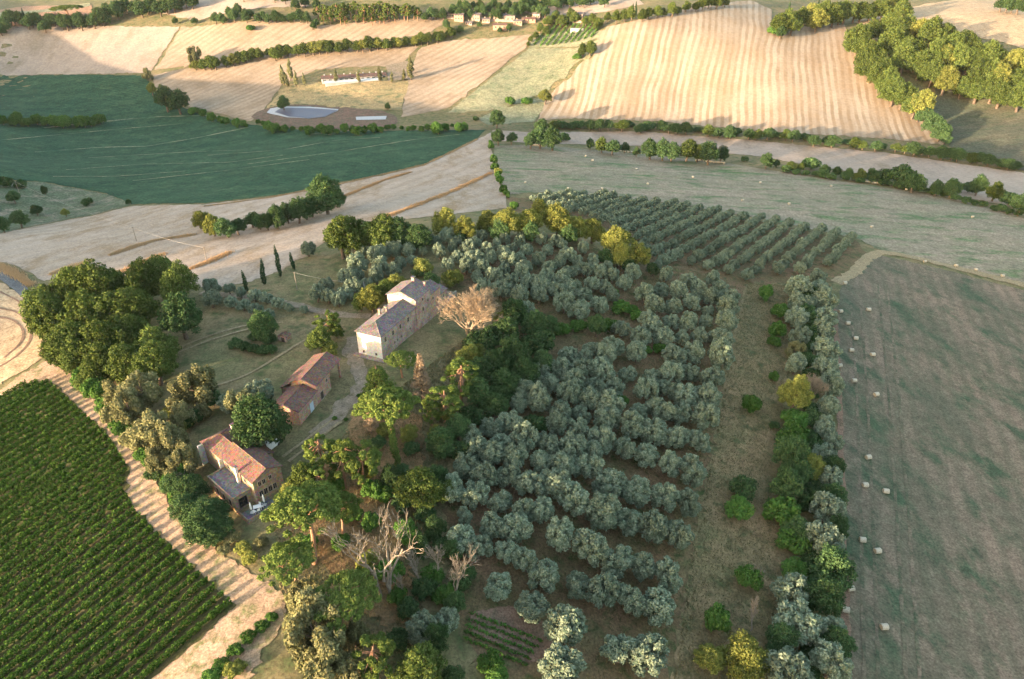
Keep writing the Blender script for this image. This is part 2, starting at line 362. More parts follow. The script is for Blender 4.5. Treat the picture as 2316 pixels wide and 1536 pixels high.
def ribbon(name, pts, width, mat, lift, jit=0.2, kind='structure'):
    jit = min(jit, .11 * width); P = world_line(pts, 6.0); d = np.r_[0, np.cumsum(np.hypot(*np.diff(P, axis=0).T))]
    n = max(3, int(d[-1] / 2.0)); s = np.linspace(0, d[-1], n)
    C = np.c_[np.interp(s, d, P[:, 0]), np.interp(s, d, P[:, 1])]
    for _ in range(3): C[1:-1] = (C[:-2] + 2 * C[1:-1] + C[2:]) / 4
    T = np.gradient(C, axis=0); T /= np.linalg.norm(T, axis=1, keepdims=True) + 1e-9; Nn = np.c_[-T[:, 1], T[:, 0]]
    cols = [-.5, -.25, 0, .25, .5]; V = []
    for c in cols:
        q = C + Nn * c * width + (Nn * RNG.normal(0, jit, (n, 1)) if abs(c) == .5 else 0)
        V.append(np.c_[q, HX(q[:, 0], q[:, 1]) + lift])
    V = np.concatenate(V); Fc = []
    for k in range(4):
        for i in range(n - 1): Fc.append((k * n + i + 1, k * n + i, (k + 1) * n + i, (k + 1) * n + i + 1))
    o = obj(name, mesh(name, V, Fc, mat, True))
    return tag(o, kind=kind)
# far fields
patch('ploughed_field', [(-60, 32), (60, 14), (205, 12), (212, 34), (140, 44), (60, 58), (-60, 70)], M['orange'], .30, 9, 1.0)
patch('grass_strip', [(-60, 42), (60, 28), (150, 14), (200, 8), (205, 14), (130, 28), (60, 40), (-60, 62)], M['drygreen'], .40, 9, 1.0)
patch('stubble_field', [(-120, 96), (0, 90), (130, 64), (260, 60), (405, 62), (340, 166), (200, 168), (0, 171), (-120, 172)], M['stubble_far'], .28, 8, .8)
patch('stubble_field', [(350, 158), (412, 62), (560, 56), (716, 50), (702, 72), (722, 96), (560, 122), (430, 150)], M['stubble_lit'], .28, 8, .8)
patch('stubble_field', [(722, 60), (860, 50), (990, 38), (1010, 60), (960, 84), (850, 94), (706, 92), (704, 74)], M['stubble_lit'], .28, 8, .8)
patch('stubble_field', [(346, 170), (430, 154), (560, 130), (700, 114), (850, 108), (945, 106), (905, 150), (800, 152), (715, 158), (640, 190), (600, 245), (565, 275), (430, 240), (350, 196)], M['stubble_lit'], .28, 7, .8)
patch('stubble_field', [(946, 112), (1000, 94), (1100, 88), (1202, 78), (1190, 108), (1100, 180), (1010, 246), (905, 266), (922, 182)], M['stubble_lit'], .28, 7, .8)
patch('stubble_field', [(350, 30), (440, 0), (520, -4), (620, 8), (700, 28), (560, 40), (440, 52)], M['stubble_far'], .28, 10, 1.0)
patch('stubble_field', [(1930, 50), (2000, 30), (2105, 8), (2200, -6), (2420, 0), (2420, 130), (2316, 110), (2250, 92), (2100, 72), (2000, 70)], M['stubble_gold'], .28, 9, 1.0)
patch('stubble_field', [(1180, 22), (1330, 6), (1440, -4), (1460, 10), (1330, 34), (1220, 44)], M['stubble_far'], .28, 9, 1.0)
patch('dry_pasture', [(1198, 110), (1352, 110), (1322, 150), (1222, 214), (1132, 250), (1010, 256)], M['drygreen'], .30, 7, .8)
patch('dry_pasture', [(1205, 78), (1355, 68), (1352, 108), (1196, 108)], M['drygreen'], .34, 7, .6)
patch('dry_pasture', [(1080, 268), (1225, 218), (1240, 222), (1212, 276), (1100, 284)], M['drygreen'], .30, 7, .6)
patch('rough_pasture', [(640, 192), (720, 186), (850, 184), (926, 182), (908, 250), (800, 248), (690, 236), (606, 246)], M['rough'], .34, 6, .8)
patch('striped_stubble_field', [(1212, 274), (1242, 216), (1332, 150), (1372, 62), (1450, 44), (1560, 22), (1640, 6), (1700, 2), (1745, 22), (1748, 70), (1766, 90), (1800, 62), (1910, 56), (1936, 112), (2000, 202), (2100, 288), (2135, 328), (2000, 314), (1700, 296), (1500, 276), (1300, 268)], M['striped'], .28, 6, .8)
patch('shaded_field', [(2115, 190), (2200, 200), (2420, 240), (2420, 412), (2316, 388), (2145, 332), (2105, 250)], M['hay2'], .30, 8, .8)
patch('stubble_field', [(1110, 294), (1205, 300), (1450, 298), (1700, 318), (2000, 346), (2316, 392), (2430, 412), (2430, 530), (2316, 474), (2150, 440), (2000, 402), (1700, 352), (1450, 330), (1190, 324), (1116, 318)], M['stubble_far'], .20, 6, .6)
patch('green_field', [(-160, 168), (0, 171), (200, 169), (328, 172), (348, 204), (420, 246), (562, 282), (700, 296), (900, 296), (1098, 294), (1082, 311), (960, 370), (870, 394), (780, 410), (640, 440), (460, 460), (300, 462), (250, 440), (100, 412), (-160, 395)], M['green'], .20, 6, .5)
for k, ln in enumerate([[(330, 332), (450, 312), (575, 286)], [(80, 345), (230, 334), (330, 332)], [(470, 352), (640, 340), (760, 318), (860, 312)], [(150, 385), (330, 372), (520, 368), (640, 352)], [(700, 305), (760, 298), (840, 296)], [(100, 290), (230, 276), (350, 265), (470, 262)], [(300, 410), (500, 388), (700, 362)], [(200, 358), (420, 345), (560, 340)], [(560, 372), (760, 345), (940, 316), (1040, 305)], [(0, 318), (160, 303), (300, 290), (420, 280)], [(120, 400), (260, 400), (420, 388)]]):
    ribbon('wheel_track', ln, 2.0 if k in (0, 1, 5) else 1.1, M['drystrip'], .34, .5)
patch('scrub_field', [(-140, 398), (100, 414), (250, 442), (300, 464), (200, 488), (60, 514), (-140, 560)], M['scrub'], .16, 5, .6)
patch('stubble_field', [(-140, 560), (60, 516), (200, 490), (300, 466), (460, 463), (640, 443), (780, 413), (870, 397), (962, 372), (1085, 313), (1110, 300), (1117, 380), (1150, 470), (1010, 486), (900, 498), (800, 520), (740, 545), (690, 580), (640, 610), (560, 640), (470, 652), (300, 630), (100, 635), (30, 600), (-140, 560)][:-1], M['stubble'], .12, 4, .5)
patch('mown_meadow', [(1116, 326), (1250, 331), (1480, 352), (1650, 370), (1750, 387), (1950, 417), (2150, 447), (2316, 494), (2440, 530), (2440, 690), (2316, 648), (2150, 602), (1990, 566), (1940, 540), (1700, 490), (1500, 458), (1300, 438), (1190, 436), (1150, 440), (1122, 380)], M['pale_mead'], .12, 5, .5)
patch('hay_field', [(1990, 578), (2100, 602), (2316, 657), (2460, 694), (2640, 1000), (2700, 1640), (1925, 1640), (1916, 1450), (1908, 1200), (1900, 900), (1894, 700), (1906, 640), (1950, 600)], M['hay'], .10, 4, .4)
ribbon('verge', [(1892, 640), (1930, 618), (1962, 585), (1990, 568), (2100, 590), (2316, 645), (2440, 680)], 4.5, M['dryverge'], .18, .4)
ribbon('grass_lane', [(1888, 700), (1898, 900), (1905, 1150), (1912, 1400), (1915, 1600)], 1.6, M['soil'], .16, .25)
patch('grove_ground', [(1000, 640), (1080, 560), (1200, 520), (1300, 545), (1460, 600), (1700, 640), (1660, 720), (1640, 850), (1600, 1080), (1560, 1300), (1500, 1640), (1180, 1640), (1060, 1460), (1010, 1330), (1010, 1150), (1080, 960), (1180, 780), (1120, 700)], M['grove'], .08, 4, .6)
patch('grove_ground', [(1150, 448), (1300, 446), (1500, 466), (1700, 498), (1940, 546), (1960, 580), (1900, 628), (1880, 650), (1700, 640), (1470, 600), (1430, 540), (1300, 490), (1170, 480)], M['grove'], .10, 4, .6)
patch('track_ground', [(1690, 642), (1790, 645), (1790, 760), (1770, 900), (1770, 1100), (1760, 1300), (1730, 1640), (1510, 1640), (1560, 1300), (1602, 1080), (1645, 850), (1662, 720)], M['track'], .14, 4, .5)
patch('golden_field', [(-200, 600), (0, 640), (62, 672), (80, 740), (112, 800), (60, 835), (0, 868), (-200, 960)], M['stubble_gold'], .12, 3.5, .3)
ribbon('road', [(-120, 566), (-20, 610), (30, 640), (64, 668), (80, 690)], 3.6, M['asphalt'], .20, .08)
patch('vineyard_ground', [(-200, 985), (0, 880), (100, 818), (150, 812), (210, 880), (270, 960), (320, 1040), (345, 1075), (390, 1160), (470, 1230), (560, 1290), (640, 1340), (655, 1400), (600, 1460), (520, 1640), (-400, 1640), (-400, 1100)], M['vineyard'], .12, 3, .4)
patch('shaded_vine_earth', [(-330, 1110), (0, 900), (60, 868), (116, 862), (180, 924), (250, 990), (294, 1060), (286, 1112), (312, 1160), (372, 1222), (445, 1290), (534, 1370), (470, 1430), (330, 1550), (200, 1640), (-400, 1640)], M['shaded_vine_earth'], .19, 3, .3)
patch('needle_ground', [(800, 940), (900, 900), (960, 960), (960, 1060), (900, 1200), (930, 1300), (930, 1400), (860, 1420), (780, 1330), (700, 1250), (640, 1160), (700, 1060), (780, 1010)], M['needle'], .10, 3, .5)
ribbon('gravel_drive', [(455, 662), (560, 672), (640, 684), (720, 704), (800, 716), (838, 716)], 3.0, M['gravel'], .16, .2)
ribbon('gravel_drive', [(802, 762), (796, 800), (814, 838), (816, 870), (796, 905), (764, 940), (715, 985)], 3.8, M['gravel'], .14, .5)
patch('garden_soil', [(1062, 1385), (1150, 1372), (1238, 1410), (1250, 1445), (1270, 1500), (1190, 1500), (1060, 1420)], M['soil'], .16, 3, .2)
for ln in ([(395, 792), (470, 760), (560, 735), (640, 730)], [(398, 800), (472, 770), (562, 745)], [(640, 1035), (700, 990), (760, 945)], [(652, 1045), (712, 1000), (772, 955)], [(470, 880), (560, 850), (640, 800), (690, 770)]):
    ribbon('wheel_rut', ln, .7, M['dryverge'], .20, .15)
for ln in ([(-40, 690), (40, 705), (72, 735), (70, 775), (30, 815), (-20, 840)], [(-40, 712), (30, 722), (55, 745), (52, 775), (10, 810)], [(0, 660), (40, 680), (75, 705)]):
    ribbon('wheel_rut', ln, .7, M['soil'], .20, .15)
for ln in ([(1925, 690), (1938, 900), (1948, 1200), (1955, 1560)], [(1985, 640), (2010, 900), (2030, 1200), (2050, 1560)]):
    ribbon('mown_line', ln, .7, M['hay_line'], .17, .45); ribbon('mown_line', [(a + 20 + (b - 600) * .012, b) for a, b in ln], .7, M['hay_line'], .17, .4)
# the pond and the trough beside it
patch('pond_bank', [(560, 262), (620, 238), (700, 238), (800, 246), (900, 256), (905, 285), (800, 292), (690, 294), (600, 284)], M['reed'], .40, 6, 1.2, 2)
patch('pond_rim', [(603, 256), (612, 247), (640, 242.5), (700, 243), (766, 248.5), (764, 252), (735, 266), (700, 270), (650, 267), (612, 259)], M['farwhite0'], .60, 5, .1)
patch('pond_water', [(622, 256), (632, 248.5), (650, 246), (700, 246.5), (765, 251), (735, 266.5), (700, 270), (655, 266)], M['water'], .75, 5, .1)
patch('trough_water', [(805, 266), (875, 264), (872, 272), (806, 273)], M['farwhite0'], .62, 5, .1)
patch('yard', [(872, 150), (915, 140), (932, 140), (926, 180), (880, 184)], M['gravel'], .50, 6, .3)

# ------------------------------------------------------------------ tree kinds (shared meshes, placed many times)
def rdir(rng, n):
    d = rng.normal(size=(n, 3)); return d / np.linalg.norm(d, axis=1, keepdims=True)
def leaf_quads(P, Nn, size, asp, rng):
    n = len(P); Nn = Nn / (np.linalg.norm(Nn, axis=1, keepdims=True) + 1e-9)
    t = np.cross(Nn, rdir(rng, n)); t /= np.linalg.norm(t, axis=1, keepdims=True) + 1e-9
    b = np.cross(Nn, t); s = (size * rng.uniform(.65, 1.35, n))[:, None]
    V = np.stack([P + t * s * asp, P + b * s, P - t * s * asp, P - b * s], 1).reshape(-1, 3)
    return V, np.arange(4 * n).reshape(n, 4)
def lobes_to_leaves(lobes, n, size, rng, asp=1.5, up=.25, fill=.55, rag=.9):
    """leaf-sized faces through the outer volume of many overlapping lobes"""
    C = np.array([l[:3] for l in lobes], float); Rr = np.array([l[3:6] if len(l) == 6 else (l[3],) * 3 for l in lobes], float)
    area = (Rr ** 1.0).prod(1) ** (2 / 3); k = rng.choice(len(lobes), n, p=area / area.sum())
    d = rdir(rng, n); r = fill + (1 - fill) * rng.random(n) ** .6; r *= 1 + (rng.random(n) < .12) * rng.uniform(0, .22, n)
    P = C[k] + d * Rr[k] * r[:, None]
    keep = np.ones(n, bool)
    for j in range(len(lobes)):
        q = (((P - C[j]) / Rr[j]) ** 2).sum(1); keep &= ~((q < .42) & (k != j))
    P, d = P[keep], d[keep]
    Nn = d + rng.normal(0, .55, d.shape) * rag; Nn[:, 2] += up
    return leaf_quads(P, Nn, size, asp, rng)
def dome(rng, cx, cz, rx, rz, nsub, rs, low=-.35, squash=.85, cy=0.0):
    """sub-lobes over an ellipsoid: gives light and dark clumps"""
    L = [(cx, cy, cz, rx * .72, rx * .72, rz * .72)]
    g = (1 + 5 ** .5) / 2
    for i in range(nsub):
        z = low + (1 - low) * (i + .5) / nsub; a = 2 * math.pi * i / g + rng.uniform(-.35, .35); q = math.sqrt(max(0, 1 - z * z))
        r = rs * rng.uniform(.7, 1.3); f = rng.uniform(.66, .92)
        L.append((cx + math.cos(a) * q * rx * f, cy + math.sin(a) * q * rx * f, cz + z * rz * f, r, r, r * squash))
    return L
def trunk_mesh(rng, h, r, lobes, nl=5, lean=.2, mat='bark', sides=6, taper=.45):
    mb = MB(); top = Vector((rng.uniform(-lean, lean), rng.uniform(-lean, lean), h))
    mid = top * .5 + Vector((rng.uniform(-lean, lean) * .5, rng.uniform(-lean, lean) * .5, 0))
    mb.tube([(0, 0, -.6), (0, 0, .15), mid, top], [r * 1.5, r * 1.2, r * .85, r * taper], sides)
    idx = rng.permutation(len(lobes))[:nl]
    for i in idx:
        c = Vector(lobes[i][:3]); s = mid.lerp(top, rng.uniform(.3, 1.0)); m_ = s.lerp(c, .5) + Vector((0, 0, rng.uniform(-.1, .25)))
        mb.tube([s, m_, c], [r * .5, r * .32, r * .12], 4, False)
    return mb
KIND = {}
_R = random.Random(3)
def add_kind(kind, V, Fq, tb, leafm, barkm, w0, zc, h):
    rr = np.hypot(V[:, 0], V[:, 1]); w0 = 2 * float(np.quantile(rr, .93)); zc = float(np.quantile(V[:, 2], .04) + np.quantile(V[:, 2], .98)) / 2
    c = mesh(kind + '_crown', V, Fq, M[leafm]); t = mesh(kind + '_trunk', tb.v, tb.f, M[barkm], True)
    KIND.setdefault(kind, []).append((c, t, w0, zc, h))
for s in range(9):       # olives: rounded, feathery, grey green, deep clefts between the clumps
    rng = np.random.default_rng(100 + s); L = [(0, 0, 2.3, 1.25, 1.25, 1.2)]
    ns = 22 + s; g_ = 2.39996; ex = rng.uniform(.85, 1.2); bal = rng.uniform(-.25, .25)
    for i in range(ns):
        z = -.72 + 1.70 * (i + .5) / ns; q = math.sqrt(max(0, 1 - min(1, abs(z)) ** 2)); a = i * g_ + rng.uniform(-.4, .4); f = rng.uniform(.82, 1.08); r = rng.uniform(.42, .74)
        L.append((math.cos(a) * q * 1.75 * f * ex + bal * z, math.sin(a) * q * 1.75 * f / ex, 2.45 + z * 1.55 * f, r, r, r * 1.15))
    V, Q = lobes_to_leaves(L, 5600, .09, rng, 1.9, .3, .35, 1.3)
    add_kind('olive', V, Q, trunk_mesh(rng, 2.0, .22, L, 6, .3), 'olive', 'bark', 5.0, 2.7, 4.4)
for kind, leafm in (('oak', 'oak'), ('darkwood', 'wood'), ('yoak', 'yoak')):
    for s in range(4):
        rng = np.random.default_rng(200 + s + 17 * len(kind)); L = []
        for a in range(5):
            an = a * 1.2566 + rng.uniform(-.4, .4); q = rng.uniform(1.3, 2.1)
            L += dome(rng, math.cos(an) * q, 4.1 + rng.uniform(-.9, .7), rng.uniform(1.7, 2.3), 2.3, 13, .85, -.75, .9, math.sin(an) * q)
        L += dome(rng, rng.uniform(-.5, .5), 5.9, 2.0, 2.1, 12, .85, -.3, .9)
        V, Q = lobes_to_leaves(L, 14000, .112, rng, 1.45, .25, .35, 1.35)
        add_kind(kind, V, Q, trunk_mesh(rng, 4.6, .34, L, 7, .4), leafm, 'bark', 8.6, 5.0, 9.2)
for s in range(3):       # stone pines: bare leaning stem, broad flat-bottomed crown of needle clumps
    rng = np.random.default_rng(300 + s); L = []
    for i in range(62):
        a = i * 2.39996; q = 4.7 * math.sqrt((i + .5) / 62) * rng.uniform(.9, 1.08); zz = 8.9 + 2.0 * (1 - (q / 5.0) ** 2) + rng.uniform(-.45, .35); r = rng.uniform(.45, .95)
        L.append((math.cos(a) * q, math.sin(a) * q, zz, r, r, r * .72))
    V, Q = lobes_to_leaves(L, 14000, .085, rng, 2.1, .5, .3, 1.3)
    add_kind('stonepine', V, Q, trunk_mesh(rng, 9.0, .32, L, 12, .7, 'bark_pine'), 'pine', 'bark_pine', 10.6, 9.3, 11.5)
for s in range(4):       # loose pines: scattered tufts with gaps
    rng = np.random.default_rng(330 + s); L = []
    for i in range(46):
        a = rng.uniform(0, 6.283); zz = rng.uniform(3.4, 9.8); q = rng.uniform(.5, 1) * 3.3 * math.sqrt(max(.05, 1 - ((zz - 6.2) / 3.9) ** 2)); r = rng.uniform(.4, .85)
        L.append((math.cos(a) * q, math.sin(a) * q, zz, r, r, r * .75))
    V, Q = lobes_to_leaves(L, 11000, .088, rng, 2.1, .5, .3, 1.3)
    add_kind('loosepine', V, Q, trunk_mesh(rng, 9.0, .26, L, 16, .4, 'bark_pine'), 'pine', 'bark_pine', 7.4, 6.8, 10.2)
for s in range(2):       # cypress column
    rng = np.random.default_rng(350 + s); L = []
    for i in range(22):
        zz = .6 + 9.2 * i / 21; q = .72 * math.sin(math.pi * min(.985, .16 + .84 * (zz / 10.2))) ** .7 + .05
        a = rng.uniform(0, 6.283); L.append((math.cos(a) * q * .3, math.sin(a) * q * .3, zz, q, q, .75))
    V, Q = lobes_to_leaves(L, 2600, .11, rng, 1.8, .5, .6, .8)
    add_kind('cypress', V, Q, trunk_mesh(rng, 4, .16, L, 0, .05), 'cypress', 'bark', 1.65, 5.2, 10.4)
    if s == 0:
        c = mesh('cypress_crown', V, Q, M['pine']); KIND.setdefault('sun_cypress', []).append((c,) + KIND['cypress'][0][1:])  # same cypress in lighter needles, sun put into the leaf colour
rng = np.random.default_rng(370); L = []      # cedar: flat tiers
for t in range(7):
    zz = 2.4 + t * 1.35; q = 4.4 * (1 - t / 7.6)
    for i in range(10):
        a = i * .628 + t * .9 + rng.uniform(-.2, .2)
        for f in (.45, .8, 1.0): L.append((math.cos(a) * q * f, math.sin(a) * q * f, zz - f * .35 + rng.uniform(-.15, .15), .75, .75, .24))
V, Q = lobes_to_leaves(L, 9000, .13, rng, 1.9, .9, .4, .6)
add_kind('cedar', V, Q, trunk_mesh(rng, 11.5, .34, L, 26, .1, 'bark', 6, .1), 'pine', 'bark', 9.4, 6.0, 12.4)
rng = np.random.default_rng(372); L = []      # half dead conifer: thin cone of dry needles
for t in range(16):
    zz = 3.0 + t * .62; q = 2.5 * (1 - t / 17)
    for i in range(6):
        a = rng.uniform(0, 6.283); L.append((math.cos(a) * q * .75, math.sin(a) * q * .75, zz + rng.uniform(-.2, .2), .2 + q * .26, .2 + q * .26, .26))
V, Q = lobes_to_leaves(L, 4200, .11, rng, 2.0, .3, .4, 1.2)
add_kind('dryconifer', V, Q, trunk_mesh(rng, 12.6, .24, L, 30, .1, 'bark', 6, .1), 'brownneedle', 'bark', 5.4, 7.4, 13.2)
for s in range(3):       # pale upright shrubs and small willows
    rng = np.random.default_rng(380 + s); L = []
    for i in range(20):
        a = rng.uniform(0, 6.283); q = 2.0 * math.sqrt(rng.random()); zz = rng.uniform(1.2, 5.6 - q * .9); r = rng.uniform(.5, .8)
        L.append((math.cos(a) * q, math.sin(a) * q, zz, r, r, r * 1.5))
    V, Q = lobes_to_leaves(L, 8500, .075, rng, 2.0, .3, .35, 1.3)
    add_kind('paletree', V, Q, trunk_mesh(rng, 3.0, .14, L, 8, .4), 'pale', 'bark', 5.2, 3.4, 6.6)
for s in range(4):       # bushes
    rng = np.random.default_rng(390 + s); L = dome(rng, 0, 1.0, 1.35, 1.0, 11, .62, -.2)
    V, Q = lobes_to_leaves(L, 3600, .085, rng, 1.4, .3, .4, 1.25)
    add_kind('bush', V, Q, trunk_mesh(rng, .9, .08, L, 5, .15), 'bush', 'bark', 3.2, 1.0, 2.4)
    c = mesh('darkbush_crown', V, Q, M['wood']); KIND.setdefault('darkbush', []).append((c,) + KIND['bush'][s][1:])
    c = mesh('palebush_crown', V, Q, M['pale']); KIND.setdefault('palebush', []).append((c,) + KIND['bush'][s][1:])
    c = mesh('yellowbush_crown', V, Q, M['yoak']); KIND.setdefault('yellowbush', []).append((c,) + KIND['bush'][s][1:])
for s in range(2):       # poplars
    rng = np.random.default_rng(410 + s); L = []
    for i in range(16):
        zz = 2.2 + 9.0 * i / 15; q = 1.35 * math.sin(math.pi * min(.96, .2 + .8 * zz / 12)) ** .8; a = rng.uniform(0, 6.283)
        L.append((math.cos(a) * q * .5, math.sin(a) * q * .5, zz, q * .8, q * .8, 1.1))
    V, Q = lobes_to_leaves(L, 2600, .18, rng, 1.4, .3, .5, 1.1)
    add_kind('poplar', V, Q, trunk_mesh(rng, 9, .2, L, 5, .1), 'pale', 'bark', 3.2, 6.8, 12.3)
def bare(seed, h, spread, depth_, r0, mat, kind, w0, zc, stems=1, nb=3):
    rng = np.random.default_rng(seed); tr = MB(); tw = MB()
    def grow(p, d, ln, r, k):
        e = p + d * ln; m_ = p.lerp(e, .5) + Vector(rng.normal(0, ln * .06, 3))
        (tr if k >= depth_ - 1 else tw).tube([p, m_, e], [r, r * .85, r * .66], 5 if k >= depth_ - 1 else 3, False)
        if k == 0: return
        for i in range(nb if k > 1 else nb + 1):
            ax = Vector(rng.normal(0, 1, 3)); nd_ = (d + ax.normalized() * spread * rng.uniform(.5, 1.15) + Vector((0, 0, .16))).normalized()
            grow(p.lerp(e, rng.uniform(.55, 1.0)), nd_, ln * rng.uniform(.6, .85), max(.018, r * .58), k - 1)
    for s in range(stems):
        a = rng.uniform(0, 6.283); o = 0.0 if stems == 1 else .6
        grow(Vector((math.cos(a) * o, math.sin(a) * o, -.4)), Vector((rng.uniform(-.3, .3), rng.uniform(-.3, .3), 1)).normalized(), h * .34, r0, depth_)
    av = np.array(tw.v); w0 = 2 * float(np.quantile(np.hypot(av[:, 0], av[:, 1]), .92)); zc = float(np.quantile(av[:, 2], .03) + np.quantile(av[:, 2], .98)) / 2
    c = mesh(kind + '_twigs', tw.v, tw.f, M[mat]); t = mesh(kind + '_trunk', tr.v, tr.f, M[mat], True)
    KIND.setdefault(kind, []).append((c, t, w0, zc, h))
bare(511, 10.0, .66, 6, .20, 'bark_pale', 'bare', 8.6, 6.0, 3, 2)
bare(505, 8.0, .5, 5, .16, 'bark_pale', 'bare_thin', 5.0, 4.6, 1)
bare(507, 8.0, .55, 5, .15, 'bark_pale', 'bare_thin', 5.0, 4.6, 1)
bare(503, 9.0, .80, 6, .20, 'bark_pink', 'bare_pink', 10.5, 5.4, 4, 3)

_MIX = {'darkwood': ['darkwood', 'darkwood', 'oak', 'darkwood', 'darkbush', 'darkwood'], 'oak': ['oak', 'oak', 'oak', 'oak', 'yoak', 'oak', 'oak']}
SPECS = []      # kind, u, v, width px, name, label, category, group, height factor, with parts
def T(kind, u, v, w, name, label, cat='tree', group=None, hf=1.0, parts=True):
    SPECS.append((kind, u, v, w, name, label, cat, group, hf, parts))
def series(kind, pts, name, text, group, cat='tree', hf=1.0, axis=0, parts=True, start=1, mix=False):
    """text holds {} for the ordinal counted from the left (axis 0) or from the far end (axis 1)"""
    pts = sorted(pts, key=lambda p: p[axis])
    for i, p in enumerate(pts):
        k = p[3] if len(p) > 3 else (_MIX[kind][_R.randrange(len(_MIX[kind]))] if mix else kind)
        T(k, p[0], p[1], p[2], name, text.format(ordinal(i + start)), cat, group, hf, parts)
def along(line, n, w0, w1, jx=.3, jy=3.0):
    P = np.array(line, float); d = np.r_[0, np.cumsum(np.hypot(*np.diff(P, axis=0).T))]; out = []
    for i in range(n):
        s = d[-1] * (i + .5 + _R.uniform(-jx, jx)) / n
        out.append((float(np.interp(s, d, P[:, 0])), float(np.interp(s, d, P[:, 1])) + _R.uniform(-jy, jy), _R.uniform(w0, w1)))
    return out
def place_all():
    n = len(SPECS); rnd = random.Random(11); counts = {}
    u = np.array([s[1] for s in SPECS], float); v = np.array([s[2] for s in SPECS], float); w = np.array([s[3] for s in SPECS], float)
    hf = np.array([s[8] for s in SPECS], float)
    var = []
    for s in SPECS:
        c = counts.get(s[0], 0); counts[s[0]] = c + 1; L = KIND[s[0]]; var.append(L[(c * 7 + c // len(L)) % len(L)])
    w0 = np.array([x[2] for x in var]); zc0 = np.array([x[3] for x in var])
    x, y, z = ground(u, v, 3.0)
    for _ in range(3):
        sc = w * depth(x, y, z) / F / w0; x, y, z = ground(u, v, zc0 * sc * hf)
    zb = HX(x, y)
    for i, (kind, _, _, _, name, label, cat, group, f, parts) in enumerate(SPECS):
        cm, tm, *_ = var[i]
        e = empty(name, (x[i], y[i], zb[i]), rnd.uniform(0, 6.283)); k1, k2, k3 = rnd.uniform(.88, 1.12), rnd.uniform(.88, 1.12), rnd.uniform(.86, 1.18)
        e.scale = (sc[i] * k1, sc[i] * k2, sc[i] * f * k3); e.rotation_euler = (rnd.uniform(-.07, .07), rnd.uniform(-.07, .07), rnd.uniform(0, 6.283))
        tag(e, label, cat, group)
        obj('trunk', tm, e); obj('twigs' if 'bare' in kind else 'crown', cm, e)

# ------------------------------------------------------------------ trees
# lower olive grove, row by row from the garden plot upwards; every row counted from its left end
GROVE = [
 [(1127,1323,55),(1203,1368,60),(1276,1417,78)],
 [(1264,1500,92),(1404,1467,64),(1466,1480,76)],
 [(1149,1245,55),(1189,1267,49),(1233,1299,64),(1307,1319,60),(1366,1338,64),(1429,1358,59),(1493,1373,66)],
 [(1039,1215,59),(1083,1238,54),(1265,1208,63),(1334,1240,63),(1397,1265,59),(1452,1279,53),(1510,1299,59)],
 [(1113,1186,54),(1167,1193,60),(1363,1156,62),(1417,1171,60),(1476,1191,60),(1533,1210,62)],
 [(1027,1102,51),(1076,1117,51),(1132,1132,49),(1184,1152,55),(1228,1156,51),(1299,1127,57)],
 [(1149,1078,45),(1201,1090,58),(1255,1093,59),(1378,1088,59),(1437,1107,60),(1501,1122,55),(1555,1132,60)],
 [(1054,1053,51),(1093,1073,51),(1164,1039,54),(1221,1046,45),(1270,1051,55),(1331,1053,60),(1341,1024,43),(1515,1048,49),(1567,1058,64)],
 [(1078,1014,49),(1115,1029,49),(1137,997,45),(1186,987,55),(1238,1004,50),(1292,1007,55),(1412,1009,51),(1464,1024,55)],
 [(1360,987,58),(1429,961,54),(1481,974,54),(1530,984,54),(1582,994,50)],
 [(1065,985,46),(1110,961,48),(1149,952,54),(1260,961,54),(1305,971,52),(1373,942,56),(1380,914,52)],
 [(1172,912,42),(1220,900,56),(1269,925,54),(1312,935,46),(1445,929,42),(1491,925,54),(1539,929,52),(1595,942,58)],
 [(1185,886,48),(1286,890,56),(1334,900,50),(1394,872,46),(1465,880,52),(1504,880,44),(1552,890,54),(1601,893,56)],
 [(1207,860,40),(1246,867,44),(1295,860,52),(1344,867,48),(1419,841,44),(1474,847,38),(1517,841,54),(1562,844,42),(1611,851,56)],
 [(1220,838,40),(1266,828,52),(1315,831,52),(1360,834,48),(1526,799,50),(1572,795,48),(1627,802,58)],
 [(1286,805,42),(1325,808,36),(1370,803,48),(1386,779,46),(1341,787,36),(1439,795,42)],
 [(1406,740,44),(1448,756,46),(1500,756,46),(1543,760,40),(1585,756,38),(1631,763,54)],
 [(1468,724,50),(1517,724,38),(1556,727,44),(1595,727,28),(1640,727,52)],
 [(1276,681,48),(1312,696,46),(1357,688,44),(1481,685,46),(1526,691,40),(1565,681,40),(1601,701,26),(1644,691,48)],
 [(1133,655,42),(1175,665,44),(1220,662,46),(1260,657,40),(1289,652,38),(1321,665,40),(1386,668,30),(1458,659,42),(1494,652,38),(1536,656,40),(1575,667,36),(1608,672,38),(1650,668,40)],
 [(1194,633,38),(1223,642,38),(1295,646,38),(1341,642,36),(1369,646,34),(1412,640,30),(1582,650,36),(1630,652,34)],
 [(1181,612,38),(1235,620,38),(1272,629,36),(1288,611,34),(1354,610,38),(1386,620,34),(1430,615,36),(1507,620,32),(1556,633,32),(1611,629,32)]]
for r, row in enumerate(GROVE):
    row = [(a, b, c * (1.1 if r < 9 else 1.0) * _R.uniform(.94, 1.08)) for a, b, c in row]
    series('olive', row, 'olive_tree', 'olive tree, {} from left, ' + ordinal(r + 1) + ' row up from the garden plot', 'olive trees of the lower grove')
